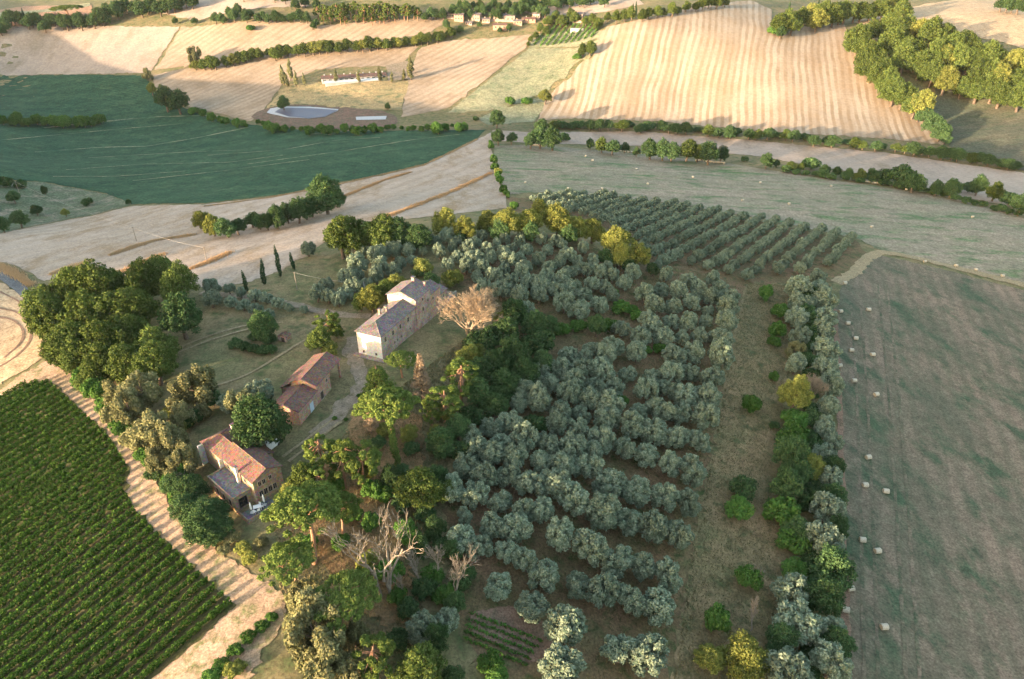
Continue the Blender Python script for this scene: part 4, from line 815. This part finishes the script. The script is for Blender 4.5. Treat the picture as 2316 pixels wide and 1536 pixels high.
# long farmhouse
fz = float(HX(-36.0, 155.0)); fh = empty('farmhouse', (-33.1, 152.8, fz), math.atan2(-.40, .916))
tag(fh, 'long pale stone farmhouse with hipped tile roof stepping up to a taller block', 'farmhouse')
w_ = walls(-7.2, 0, 0, 17.2, -3, 7.1, 1.5, False, False).build('wall', M['stone'], fh); w_['label'] = 'long stone wall of the low block'
MB().box(-7.23, .03, -.03, -.003, -3, 7.0).build('plastered_gable', M['plaster'], fh)
rf = gable_roof(-7.2, 0, 0, 17.1, 7.1, 1.5, .4, 3.6, 0).build('roof', M['tile'], fh)
chimney(rf, -5.6, 8.6, 7.2, 9.3); chimney(rf, -4.6, 10.2, 7.6, 9.6, .7)
walls(-8.6, .25, 17.2, 25.2, -3, 9.2, 1.7, True, True).build('wall', M['stone'], fh)
MB().box(-8.57, .2, 17.17, 17.197, 7.5, 9.15).build('plastered_gable', M['plaster'], fh)
rf2 = gable_roof(-8.6, .25, 17.2, 25.2, 9.2, 1.7, .4).build('roof', M['tile'], fh)
chimney(rf2, -4.2, 24.0, 9.8, 12.0, .8); chimney(rf2, -1.0, 24.6, 9.4, 10.9)
walls(-6.2, .1, 25.2, 31.0, -3, 7.0, 1.2).build('wall', M['brick'], fh); gable_roof(-6.2, .1, 25.6, 31.0, 7.0, 1.2, .3).build('roof', M['tile'], fh)
walls(-4.6, -.2, 31.0, 35.2, -3, 4.2, .9).build('wall', M['brick'], fh); gable_roof(-4.6, -.2, 31.4, 35.2, 4.2, .9, .3).build('roof', M['tile'], fh)
MB().box(-.8, -.2, 35.2, 41.5, -3, .4).build('terrace_wall', M['stone'], fh); MB().box(-6.0, -.8, 35.2, 41.0, -3, .15).build('terrace', M['gravel'], fh)
MB().box(-8.2, 0.9, -1.3, -.03, -3, .35).build('plinth', M['stone'], fh)
for y_ in (2.0, 5.6, 9.2, 13.2): window(fh, 'x+', 0, y_, 4.4, .8, 1.3)
for y_ in (6.0, 7.4, 9.4, 13.8): window(fh, 'x+', 0, y_, 1.6, .55, .75)
for y_, z_, h_ in ((20.8, 4.0, 1.2), (20.8, 7.2, .8), (23.6, 5.6, .9)): window(fh, 'x+', .25, y_, z_, .7, h_)
for y_, z_, h_ in ((26.6, 4.7, .8), (29.0, 3.0, 1.3)): window(fh, 'x+', .1, y_, z_, .7, h_)
window(fh, 'x+', -.2, 33.2, 2.2, .7, .9)
for x_ in (-5.6, -1.8): window(fh, 'y-', -.03, x_, 1.0, .5, .6)
# barn
bz = float(HX(-47.0, 128.0)); bn = empty('barn', (-47.2, 125.6, bz), math.atan2(-.26, .966))
tag(bn, 'two-level brick barn with tiled roofs and an open bay', 'barn')
walls(-6.6, 0, 0, 8.4, -3, 3.9, 1.15).build('wall', M['brick'], bn); gable_roof(-6.6, 0, 0, 8.3, 3.9, 1.15, .3).build('roof', M['tile_red'], bn)
walls(-6.6, 0, 8.4, 14.6, -3, 5.3, 1.25).build('wall', M['brick'], bn); gable_roof(-6.6, 0, 8.3, 20.0, 5.3, 1.25, .35).build('roof', M['tile_red'], bn)
MB().box(-6.6, -6.25, 14.6, 20, -3, 5.2).build('rear_wall', M['brick'], bn)
for x_, y_ in ((-.25, 19.7), (-3.3, 19.7)): MB().box(x_ - .22, x_ + .22, y_ - .22, y_ + .22, -3, 5.2).build('pillar', M['brick'], bn)
MB().box(-6.25, -.1, 19.5, 19.7, 4.85, 5.15).build('beam', M['wooddark'], bn)
MB().box(-9.2, -6.62, 8.2, 17.0, -3, 3.1).build('lean_to_wall', M['brick'], bn)
MB().add(*roof_sheet((-9.6, 17.3, 3.0), (-9.6, 7.9, 3.0), (-6.4, 7.9, 5.0), (-6.4, 17.3, 5.0))).build('lean_to_roof', M['tile_red'], bn)
window(bn, 'x+', 0, 5.4, 0, 1.6, 2.5, 'door', 'bluedoor', 'frame')
window(bn, 'x+', 0, 10.2, .2, 1.3, 2.1, 'door', 'wooddark', 'frame'); window(bn, 'x+', 0, 13.0, 3.2, .7, .8); window(bn, 'y-', 0, -4.9, 1.8, .6, .7)
# brown house with terrace
hz = 1.0; hs = empty('brown_house', (-45.7, 106.8, hz), math.atan2(.75, .66))
tag(hs, 'brown stone house with red tiled roof, flat grey terrace and front patio', 'house')
walls(-6.2, 0, 0, 11.5, -3, 5.9, 1.35).build('wall', M['brown_stone'], hs)
h1 = gable_roof(-6.2, 0, 0, 11.4, 5.9, 1.35, .35).build('roof', M['tile_red'], hs)
walls(-6.2, 0, 11.5, 19.4, -3, 5.3, 1.35, True, False).build('wall', M['brown_stone'], hs)
h2 = gable_roof(-6.2, 0, 11.7, 19.4, 5.3, 1.35, .35, 0, 2.6).build('roof', M['tile_red'], hs)
chimney(h2, .0, 17.6, 4.6, 6.9, .7, 'plaster'); chimney(hs, -6.75, 4.7, 2.9, 7.2, .5, 'plaster')
MB().box(-7.0, -6.22, 11.2, 11.6, -3, 5.2).build('buttress', M['plaster'], hs); MB().box(-7.4, -6.22, 19.0, 19.4, -3, 4.8).build('buttress', M['plaster'], hs)
MB().box(-9.9, -6.22, 1.5, 10.8, -3, 3.0).build('annex_wall', M['brown_stone'], hs)
tr = MB().box(-10.05, -6.23, 1.35, 10.95, 3.004, 3.12).build('terrace', M['greyroof'], hs)
pp = MB()
for a in ((-10.05, -9.9, 1.35, 10.95), (-9.9, -6.23, 1.35, 1.5), (-9.9, -6.23, 10.8, 10.95)): pp.box(*a, 3.125, 3.42)
pp.build('parapet', M['brown_stone'], tr)
walls(.02, 2.3, 7.2, 10.6, -3, 3.6, .0, False, False).build('porch_wall', M['brown_stone'], hs)
MB().add(*roof_sheet((2.65, 6.9, 3.7), (2.65, 10.9, 3.7), (.02, 10.9, 4.9), (.02, 6.9, 4.9))).build('porch_roof', M['tile_red'], hs)
for x_ in (-4.9, -4.0): window(hs, 'y-', 0, x_, 3.9, .62, 1.1, shut=False)
window(hs, 'y-', 0, -2.6, 4.2, .6, .9)
for x_ in (-5.0, -4.0, -3.0, -2.0): window(hs, 'y-', 0, x_, 1.3, .74, 1.35, pane='glass')
for y_ in (3.0, 6.5, 9.2): window(hs, 'x-', -6.2, y_, 3.9, .7, 1.1)
for y_ in (3.2, 5.6, 8.0): window(hs, 'x-', -9.9, y_, .3, 1.0, 1.7, 'arched_door', 'wooddark', 'frame')
window(hs, 'y-', 1.5, -8.2, .25, 1.6, 2.0, 'door', 'glass', 'wooddark')
MB().box(-9.8, 0.4, -2.7, -.02, -3, .12).build('patio', M['pave'], hs)
lw = MB().box(-10.0, -9.8, -2.9, 1.5, -3, .45); lw.box(-9.8, .4, -2.9, -2.7, -3, .40); lw.build('patio_wall', M['brown_stone'], hs)
def on_house(x, y, z): 
    c, s = math.cos(hs.rotation_euler.z), math.sin(hs.rotation_euler.z); l = hs.location
    return (l[0] + x * c - y * s, l[1] + x * s + y * c, l[2] + z)
for i, (x_, y_) in enumerate(((-8.2, -1.3), (-5.4, -1.3))):
    e = empty('closed_parasol', on_house(x_, y_, .12)); tag(e, 'folded white parasol on the patio, %s one' % ('left' if i == 0 else 'right'), 'parasol', 'folded parasols on the patio')
    MB().tube([(0, 0, 0), (0, 0, 2.6)], .03, 6).build('pole', M['metal'], e); MB().box(-.3, .3, -.3, .3, 0, .1).build('base', M['concrete'], e)
    MB().tube([(0, 0, .75), (0, 0, 1.0), (0, 0, 1.8), (0, 0, 2.55), (0, 0, 2.7)], [.10, .20, .17, .09, .02], 8).build('canopy', M['whitepaint'], e, True)
e = empty('patio_table', on_house(-7.0, -1.35, .12), R(20)); tag(e, 'white table between the folded parasols on the patio', 'table')
MB().box(-.75, .75, -.5, .5, .70, .76).build('table_top', M['whitepaint'], e)
for x_ in (-.65, .65):
    for y_ in (-.4, .4): MB().box(x_ - .04, x_ + .04, y_ - .04, y_ + .04, 0, .70).build('leg', M['whitepaint'], e)
for i, (x_, y_, a) in enumerate(((-6.3, -.9, 200), (-6.2, -1.7, 160), (-7.9, -1.9, 20), (-7.2, -2.1, 80))):
    e = empty('patio_chair', on_house(x_, y_, .12), R(a) + hs.rotation_euler.z); tag(e, ('white chair at the right end of the patio table, house side', 'white chair at the right end of the patio table, outer side', 'white chair at the left end of the patio table', 'white chair on the outer long side of the patio table')[i], 'chair', 'white chairs around the patio table')
    MB().box(-.25, .25, -.25, .25, .42, .47).build('seat', M['whitepaint'], e); MB().box(-.25, -.20, -.25, .25, .472, .95).build('backrest', M['whitepaint'], e)
    for sx in (-.21, .21):
        for sy in (-.21, .21): MB().box(sx - .025, sx + .025, sy - .025, sy + .025, 0, .418).build('leg', M['whitepaint'], e)
e = empty('white_thing', (-51.6, 118.4, float(HX(-51.6, 118.4))), R(60)); tag(e, 'small white van-shaped object partly hidden behind the brown house roof', 'object')  # unclear white thing behind the house, given the shape of a van
V = [(-1.0, -.8, .3), (1.9, -.8, .3), (1.9, -.8, .95), (1.25, -.8, 1.05), (.8, -.8, 1.75), (-1.9, -.8, 1.8), (-1.9, -.8, .3)]
V = [p for p in V if p[0] != -1.0]; n = len(V); VB = V + [(x, .8, z) for x, y, z in V]
MB().add(VB, [tuple(range(n)), tuple(range(2 * n - 1, n - 1, -1))] + [(i, i + n, (i + 1) % n + n, (i + 1) % n) for i in range(n)]).build('body', M['whitepaint'], e)
for x_ in (-1.2, 1.2):
    for y_ in (-.74, .74): MB().tube([(x_, y_ - .1, .32), (x_, y_ + .1, .32)], .32, 12).build('wheel', M['wooddark'], e)
# small brick hut in the garden
g = ground(645, 768); hu = empty('garden_hut', (g[0][0], g[1][0], g[2][0]), R(-20)); tag(hu, 'tiny ruined brick hut in the farmyard garden', 'hut')
walls(-1.3, 1.3, -1.1, 1.1, -.6, 1.5, .4).build('wall', M['brick'], hu); gable_roof(-1.3, 1.3, -1.1, 1.1, 1.5, .4, .12).build('roof', M['tile_red'], hu); window(hu, 'y-', -1.1, .2, 0, .8, 1.2, 'door', 'wooddark', 'wooddark')
# far houses of the hamlet and around
def far_house(u, v, w, d, h, rz, label, wallm='stone', roofm='tile', cat='house', name='house'):
    w, d, h = w * .82, d * .82, h * .85; wallm = 'farwhite' if wallm == 'plaster' else wallm
    x, y, z = (float(a[0]) for a in ground(u, v)); e = empty(name, (x, y, z + .3), R(rz)); tag(e, label, cat, 'houses of the far hamlet' if name == 'house' else None)
    walls(-w / 2, w / 2, -d / 2, d / 2, -5, h, w * .14).build('wall', M[wallm], e); rf = gable_roof(-w / 2, w / 2, -d / 2, d / 2, h, w * .14, .5).build('roof', M[roofm], e)
    chimney(rf, w * .2, d * .2, h, h + w * .14 + .9, .8)
    for zz in ([1.2, 4.2] if h > 5 else [1.2]):
        for t in (-.28, .28): window(e, 'y-', -d / 2, w * t, zz, 1.1, 1.4)
        for t in (-.3, 0, .3): window(e, 'x-', -w / 2, d * t, zz, 1.1, 1.4)
    window(e, 'y-', -d / 2, 0, 0, 1.2, 2.2, 'door', 'wooddark', 'frame')
    return e
for a in [(580, 49, 10, 12, 5.5, 70, 'white far house with brown roof among trees at top left', 'plaster', 'tile_red'),
          (45, 77, 12, 10, 6, 20, 'white house in the dark wood at the left edge'),
          (130, 44, 14, 9, 4, 100, 'low pinkish house below the far umbrella pine', 'brick', 'tile_red'),
          (1040, 46, 11, 11, 6, 80, 'leftmost house of the far hamlet', 'brick', 'tile'),
          (1079, 46, 11, 10, 6, 75, 'second house of the far hamlet from the left'),
          (1122, 46, 11, 14, 6.5, 85, 'tall white house in the middle of the far hamlet'),
          (1150, 47, 11, 16, 5.5, 85, 'long house right of the tall white one in the far hamlet'),
          (1196, 50, 9, 16, 3.5, 85, 'low reddish house at the right end of the far hamlet', 'brick', 'tile_red'),
          (1131, 66, 9, 16, 4.5, 88, 'low pink building in front of the far hamlet', 'brick', 'tile_red'),
          (1309, 47, 12, 12, 7, 70, 'lone pale house among trees above the dry pasture'),
          (1275, 52, 8, 9, 3.5, 70, 'low outbuilding left of the lone pale house', 'brick', 'tile_red'),
          (820, 30, 10, 10, 6, 80, 'pale house half hidden in the far pine wood'),
          (1062, 58, 7, 8, 3.5, 75, 'tiny shed below the second hamlet house', 'stone', 'tile'), (1100, 52, 7, 9, 4, 85, 'small house squeezed between the white hamlet houses', 'stone', 'tile'), (1172, 56, 8, 10, 4, 80, 'small pinkish house below the long hamlet house', 'brick', 'tile'), (1215, 42, 8, 9, 5, 70, 'small house at the tree edge right of the hamlet', 'stone', 'tile'), (1020, 40, 8, 9, 4.5, 80, 'small house at the tree edge left of the hamlet', 'stone', 'tile_red')]:
    far_house(*a)
x, y, z = (float(a[0]) for a in ground(1305, 72)); e = empty('greenhouse', (x, y, z + .3), R(80)); tag(e, 'low white plastic greenhouse above the dry pasture', 'greenhouse')
walls(-2, 2, -6, 6, -2, 1.8, .8).build('wall', M['farwhite'], e); gable_roof(-2, 2, -6, 6, 1.8, .8, .1).build('roof', M['farwhite'], e)
# long farm shed
gx, gy, gz = ground([728, 872], [186, 168]); a0 = Vector((gx[0], gy[0], 0)); a1 = Vector((gx[1], gy[1], 0)); L_ = (a1 - a0).length; dv = (a1 - a0).normalized()
mid = (a0 + a1) / 2; sz = float(sum(gz)) / 2 - .8; sh = empty('farm_shed', (mid.x, mid.y, sz), math.atan2(dv.y, dv.x) - math.pi / 2); tag(sh, 'long low livestock shed with white sides and pale roof', 'shed')
walls(-6, 6, -L_ / 2, L_ / 2, -6, 2.9, 1.4).build('wall', M['farwhite'], sh)
rs = MB()
for s in ((-6.6, -6.6, 3.45, 0), (6.6, 6.6, 3.45, 0)): rs.add(*roof_sheet((s[0], -L_ / 2 - .5, 2.7), (s[0], L_ / 2 + .5, 2.7), (0, L_ / 2 + .5, 4.4), (0, -L_ / 2 - .5, 4.4), 1.0, .08))
rsh = rs.build('roof', M['tile_red'], sh)
k = int(L_ / 4.5)
for i in range(k): window(sh, 'x+', 6, -L_ / 2 + (i + .5) * L_ / k, .6, 2.6, 1.5, fr='whitepaint')
for i in range(10): MB().box(-.5, .5, -L_ / 2 + (i + .5) * L_ / 10 - .5, -L_ / 2 + (i + .5) * L_ / 10 + .5, 4.2, 5.3).build('roof_vent', M['farwhite'], rsh)
MB().box(8.5, 13.0, -L_ / 2 + 2, L_ / 2 - 8, -7, .6).build('side_wing', M['farwhite'], sh)
MB().add(*roof_sheet((13.6, -L_ / 2 + 1.6, .6), (13.6, L_ / 2 - 7.6, .6), (8.2, L_ / 2 - 7.6, 1.5), (8.2, -L_ / 2 + 1.6, 1.5), 1.0, .08)).build('side_wing_roof', M['concrete'], sh)

# ------------------------------------------------------------------ vineyard rows
VD = np.array([math.sin(R(40.5)), math.cos(R(40.5))]); VD /= np.linalg.norm(VD); VN = np.array([VD[1], -VD[0]])
VP = world_line([(-330, 1110), (0, 905), (60, 872), (112, 866), (175, 925), (245, 990), (290, 1060), (282, 1112), (308, 1160), (368, 1222), (440, 1290), (528, 1368), (470, 1425), (330, 1545), (200, 1690), (-400, 1690)], 12, True)
o0 = world_line([(528, 1366), (520, 1370)], 50)[0]
def clip_line(p, d, poly):
    ts = []; n = len(poly)
    for i in range(n):
        a, b = poly[i], poly[(i + 1) % n]; e = b - a; den = d[0] * e[1] - d[1] * e[0]
        if abs(den) < 1e-9: continue
        w = a - p; s = (w[0] * d[1] - w[1] * d[0]) / den
        if 0 <= s < 1: ts.append((w[0] * e[1] - w[1] * e[0]) / den)
    return sorted(ts)
vr = np.random.default_rng(21); vi = 0; SPC = 2.45
for k in range(0, 60):
    p = o0 - VN * (k * SPC + .3); ts = clip_line(p, VD, VP)
    if len(ts) < 2: continue
    t0, t1 = ts[0], ts[-1]
    # stay close to what the picture shows: rows end a little beyond the left and lower edges
    if t1 - t0 < 4: continue
    t0 = max(t0, t1 - 75)
    ln = t1 - t0; n = int(ln * 125); s = vr.uniform(t0, t1, n)
    ph = vr.uniform(0, 6.28); amp = .86 + .16 * np.sin(s * 5.6 + ph + np.sin(s * .9)) + .12 * np.sin(s * 1.7 + 2 * ph) - .35 * (np.sin(s * .37 + 3 * ph) > .97)
    keep = vr.random(n) < np.clip(amp, .1, 1); s, amp = s[keep], amp[keep]; n = len(s)
    a = vr.uniform(0, 6.283, n); q = vr.random(n) ** .4
    off = np.cos(a) * q * .38 * (.6 + .6 * amp); hh = 1.05 + np.sin(a) * q * .9 * amp
    xy = p[None] + VD[None] * s[:, None] + VN[None] * off[:, None]
    P = np.c_[xy, H(xy[:, 0], xy[:, 1]) + hh]; Nn = np.c_[VN[0] * np.cos(a), VN[1] * np.cos(a), np.sin(a) + .3] + vr.normal(0, .6, (n, 3))
    V, Q = leaf_quads(P, Nn, .14, 1.2, vr); org = np.array([*(p + VD * (t0 + t1) / 2), 0.0]); org[2] = float(HX(org[0], org[1]))
    vi += 1
    e = empty('vine_row', tuple(org)); tag(e, ('row of green grapevines nearest the dirt track' if vi == 1 else 'row of green grapevines, %s row from the dirt track' % ordinal(vi)), 'vine row', 'rows of the vineyard')
    obj('foliage', mesh('vine_foliage', V - org, Q, M['vine']), e)
    mb = MB()
    for tt in np.arange(t0 + .4, t1, 6.0):
        c = p + VD * tt; zz = float(H(c[0], c[1])); c = c - org[:2]; mb.tube([(c[0], c[1], zz - org[2] - .2), (c[0], c[1], zz - org[2] + 1.6)], .04, 4)
    tag(mb.build('stakes', M['wooddark'], e), kind='stuff')
# rows on the far small plot
px = world_line([(1204, 104), (1225, 78)], 100); dd = (px[-1] - px[0]) / np.linalg.norm(px[-1] - px[0]); b0 = world_line([(1204, 104), (1345, 104)], 400)
for k in range(10):
    p = b0[0] + (b0[-1] - b0[0]) * (k + .3) / 10; ln = 46 - k; s = vr.uniform(0, ln, 420); xy = p[None] + dd[None] * s[:, None] + vr.normal(0, .7, (420, 2))
    P = np.c_[xy, HX(xy[:, 0], xy[:, 1]) + .5 + vr.random(420) * 1.9]; V, Q = leaf_quads(P, vr.normal(0, 1, (420, 3)) + [0, 0, .5], .42, 1.2, vr)
    org = np.array([*p, float(HX(*p))])
    tag(obj('orchard_row', mesh('orchard_row', V - org, Q, M['bush']), None, tuple(org)), 'green row on the small far plot by the lone house, %s from the left' % ordinal(k + 1), 'orchard row', 'rows on the small far plot')
# vegetable beds
for k in range(5):
    ln = world_line([(1062 + k * -4, 1388 + k * 14), (1225 - k * 8, 1452 + k * 14)], 200); n = 260; s = vr.random(n)[:, None]; xy = ln[0] + (ln[-1] - ln[0]) * s + vr.normal(0, .16, (n, 2))
    P = np.c_[xy, HX(xy[:, 0], xy[:, 1]) + .2 + vr.random(n) * .45]; V, Q = leaf_quads(P, vr.normal(0, 1, (n, 3)) + [0, 0, .8], .17, 1.2, vr); org = np.array([*ln[0], float(HX(*ln[0]))])
    tag(obj('vegetable_row', mesh('vegetable_row', V - org, Q, M['bush']), None, tuple(org)), 'row of vegetables in the garden plot, %s from the top' % ordinal(k + 1), 'vegetable row', 'rows of the garden plot')

# ------------------------------------------------------------------ hay bales
def bale_mesh():
    mb = MB(); n = 24; r = .62; w = .66
    prof = [(-w, r * .93), (-w + .03, r), (w - .03, r), (w, r * .93)]
    for x_, rr in prof:
        for k in range(n): a = 2 * math.pi * k / n; mb.v.append((x_, math.cos(a) * rr, math.sin(a) * rr * .97 + r * .95))
    for i in range(3):
        for k in range(n): mb.f.append((i * n + k, i * n + (k + 1) % n, (i + 1) * n + (k + 1) % n, (i + 1) * n + k))
    ends = MB()
    for x_, s in ((-w - .004, -1), (w + .004, 1)):
        c = [(x_, math.cos(2 * math.pi * k / n) * r * .93, math.sin(2 * math.pi * k / n) * r * .9 + r * .95) for k in range(n)]
        ends.add(c, [tuple(range(n)) if s > 0 else tuple(range(n - 1, -1, -1))])
    return mesh('bale', mb.v, mb.f, M['bale']), mesh('bale_end', ends.v, ends.f, M['bale_end'])
BM, BE = bale_mesh()
def bales(pts, text, group, axis=1, parts=True, scale=1.0):
    pts = sorted(pts, key=lambda p: p[axis]); g = ground([p[0] for p in pts], [p[1] for p in pts], .6)
    for i, p in enumerate(pts):
        x, y = float(g[0][i]), float(g[1][i]); e = empty('hay_bale', (x, y, float(HX(x, y)) + .08), _R.uniform(-.3, .3)); e.scale = (scale,) * 3
        tag(e, text.format(ordinal(i + 1)), 'hay bale', group); obj('body', BM, e); obj('straw_end', BE, e)
bales([(1911,640),(1965,700),(1901,704),(1918,731),(1936,765),(1926,792),(1974,802),(1932,861),(1982,892),(1964,1034),(1957,1097),(2004,1111),(1951,1221),(1985,1246),(1924,1331),(1913,1379),(2000,1418),(1899,827),(1900,870)], 'pale round hay bale on the hay field, {} from the far end', 'hay bales on the hay field')
bales([(2092,591),(2163,600),(2208,609),(2268,623),(2200,490),(1972,512),(1680,452),(1567,400),(1465,415),(1340,362),(1440,382),(1325,352),(1285,426),(1188,412),(1362,426),(1720,412),(1785,460),(1880,420),(1550,352),(2050,428),(1757,375)], 'tiny pale bale on the mown meadow, {} from the left', 'bales on the mown meadow', 0, True, .85)
bales(along([(1199, 327), (1232, 330)], 7, 1, 1, .1, .3) + along([(1400, 340), (1450, 347)], 6, 1, 1, .1, .3) + along([(1572, 361), (1640, 369)], 12, 1, 1, .1, .3) + along([(1868, 393), (1885, 396)], 4, 1, 1, .1, .3) + along([(1953, 409), (2000, 416)], 8, 1, 1, .1, .3), 'bale lined up along the trees beyond the meadow, {} from the left', 'bales lined up along the trees', 0)

# ------------------------------------------------------------------ poles and wires
def pole(u, v, h, label, mat='bark_pale'):
    x, y, z = (float(a[0]) for a in ground(u, v)); e = empty('utility_pole', (x, y, float(HX(x, y)))); tag(e, label, 'pole')
    MB().tube([(0, 0, -.5), (0, 0, h)], [.14, .09], 8).build('shaft', M[mat], e); MB().box(-.5, .5, -.05, .05, h - .35, h - .25).build('crossarm', M['wooddark'], e)
    return Vector((x, y, float(HX(x, y)) + h - .2))
def wire(a, b, sag, label):
    pts = [a.lerp(b, t / 14) - Vector((0, 0, sag * 4 * (t / 14) * (1 - t / 14))) for t in range(15)]; c = (a + b) / 2
    tag(MB().tube([p - c for p in pts], .03, 4).build('power_line', M['wire'], None, False, tuple(c)), label, 'cable')
p1 = pole(468, 592, 5.5, 'utility pole on the stubble, nearer one'); p2 = pole(309, 546, 6, 'utility pole on the stubble slope, farther one'); p3 = pole(45, 440, 7, 'utility pole in the scrub at the left edge')
p4 = pole(826, 668, 4.5, 'short pale pole behind the long farmhouse', 'concrete'); p5 = pole(672, 655, 6, 'utility pole on the lawn left of the grove')
wire(p1, p2, .8, 'pale cable over the stubble between the two poles'); wire(p2, p3, 1.5, 'pale cable running from the stubble pole to the left scrub'); wire(p5, p4, .8, 'pale cable from the lawn to the pole behind the farmhouse')
# ------------------------------------------------------------------ grasses
def grass(name, polys, n, h, mat, label, w=.05, wide=None):
    Ps = []
    for poly, share in polys:
        B = world_line(poly, 14, True); lo, hi = B.min(0), B.max(0); q = vr.uniform(lo, hi, (int(n * share * 4), 2)); q = q[inside(q, B)][:int(n * share)]
        Ps.append(q)
    q = np.concatenate(Ps); m = len(q); z = H(q[:, 0], q[:, 1]) + .05
    a = vr.uniform(0, 6.283, m); hh = h * vr.uniform(.4, 1.3, m); t = np.c_[np.cos(a), np.sin(a)]; lean = vr.normal(0, .3, (m, 2)) * hh[:, None]
    ww = (w * vr.uniform(.6, 1.6, m))[:, None]
    V = np.stack([np.c_[q - t * ww, z - .05], np.c_[q + t * ww, z - .05], np.c_[q + lean, z + hh]], 1).reshape(-1, 3)
    return tag(obj(name, mesh(name, V, np.arange(3 * m).reshape(m, 3), M[mat])), label, 'grass', kind='stuff')
grass('rough_grass', [([(1690, 642), (1790, 645), (1770, 900), (1765, 1100), (1760, 1300), (1730, 1560), (1520, 1560), (1560, 1300), (1602, 1080), (1645, 850)], .4), ([(1080, 700), (1300, 560), (1690, 640), (1640, 850), (1540, 1400), (1400, 1560), (1060, 1450), (1010, 1150), (1180, 800)], .35), ([(620, 1180), (760, 1000), (900, 880), (1060, 760), (1030, 1000), (940, 1300), (1000, 1536), (740, 1536), (640, 1400)], .25)], 90000, .45, 'tuft', 'short mixed dry grass and weeds under the trees', .10)
def strip(name, line, width, n, h, mat, label):
    P = world_line(line, 6.0); d = np.r_[0, np.cumsum(np.hypot(*np.diff(P, axis=0).T))]; s = vr.uniform(0, d[-1], n)
    C = np.c_[np.interp(s, d, P[:, 0]), np.interp(s, d, P[:, 1])]; C += vr.normal(0, width / 2.6, C.shape) * (.4 + .6 * np.abs(np.sin(s / 7.0)))[:, None]; n = int(n)
    z = H(C[:, 0], C[:, 1]); a = vr.uniform(0, 6.283, n); hh = h * vr.uniform(.5, 1.2, n); t = np.c_[np.cos(a), np.sin(a)] * .14; lean = vr.normal(0, .25, (n, 2)) * hh[:, None]
    V = np.stack([np.c_[C - t, z], np.c_[C + t, z], np.c_[C + lean, z + hh]], 1).reshape(-1, 3)
    tag(obj(name, mesh(name, V, np.arange(3 * n).reshape(n, 3), M[mat])), label, 'grass', kind='stuff')
strip('tall_dry_grass', [(250, 578), (300, 560), (350, 545), (436, 532)], 2.6, 6000, .7, 'straw', 'upper strip of tall straw-coloured grass on the stubble slope')
strip('tall_dry_grass', [(115, 622), (160, 605), (205, 592)], 2.4, 3000, .7, 'straw', 'straw-coloured grass strip near the road bend')
strip('tall_dry_grass', [(220, 640), (290, 610), (330, 590), (372, 575)], 3.0, 4500, .7, 'russet', 'russet grass strip behind the oak clump')
strip('tall_dry_grass', [(850, 500), (930, 470), (1020, 435), (1112, 392)], 2.6, 9000, .9, 'russet', 'russet grass strip running up to the field boundary')
strip('tall_dry_grass', [(760, 452), (800, 436), (870, 408), (930, 390)], 2.4, 5000, .8, 'russet', 'russet grass strip right of the bank trees')
strip('tall_dry_grass', [(430, 610), (480, 590), (520, 572)], 2.4, 3000, .8, 'russet', 'short russet grass strip by the nearer utility pole')
strip('tall_dry_grass', [(0, 600), (40, 625), (70, 645)], 3.0, 3500, 1.0, 'straw', 'straw grass along the road edge')
strip('tall_dry_grass', [(460, 468), (620, 446), (780, 415), (960, 374), (1080, 316)], 1.6, 7000, .7, 'straw', 'thin pale grass edge along the green field')

# ------------------------------------------------------------------ the evening air
HAZE = 0.00002
if HAZE:
    hm = bpy.data.materials.new('haze_air'); hm.use_nodes = True; hn = hm.node_tree; hn.nodes.clear()
    ho = hn.nodes.new('ShaderNodeOutputMaterial'); hv = hn.nodes.new('ShaderNodeVolumePrincipled')
    hv.inputs['Color'].default_value = (.86, .88, .92, 1); hv.inputs['Density'].default_value = HAZE; hv.inputs['Anisotropy'].default_value = 0.2
    hn.links.new(hv.outputs[0], ho.inputs['Volume'])
    tag(MB().box(-1310, 1310, -610, 2210, -60, 112).build('haze', hm), kind='stuff')
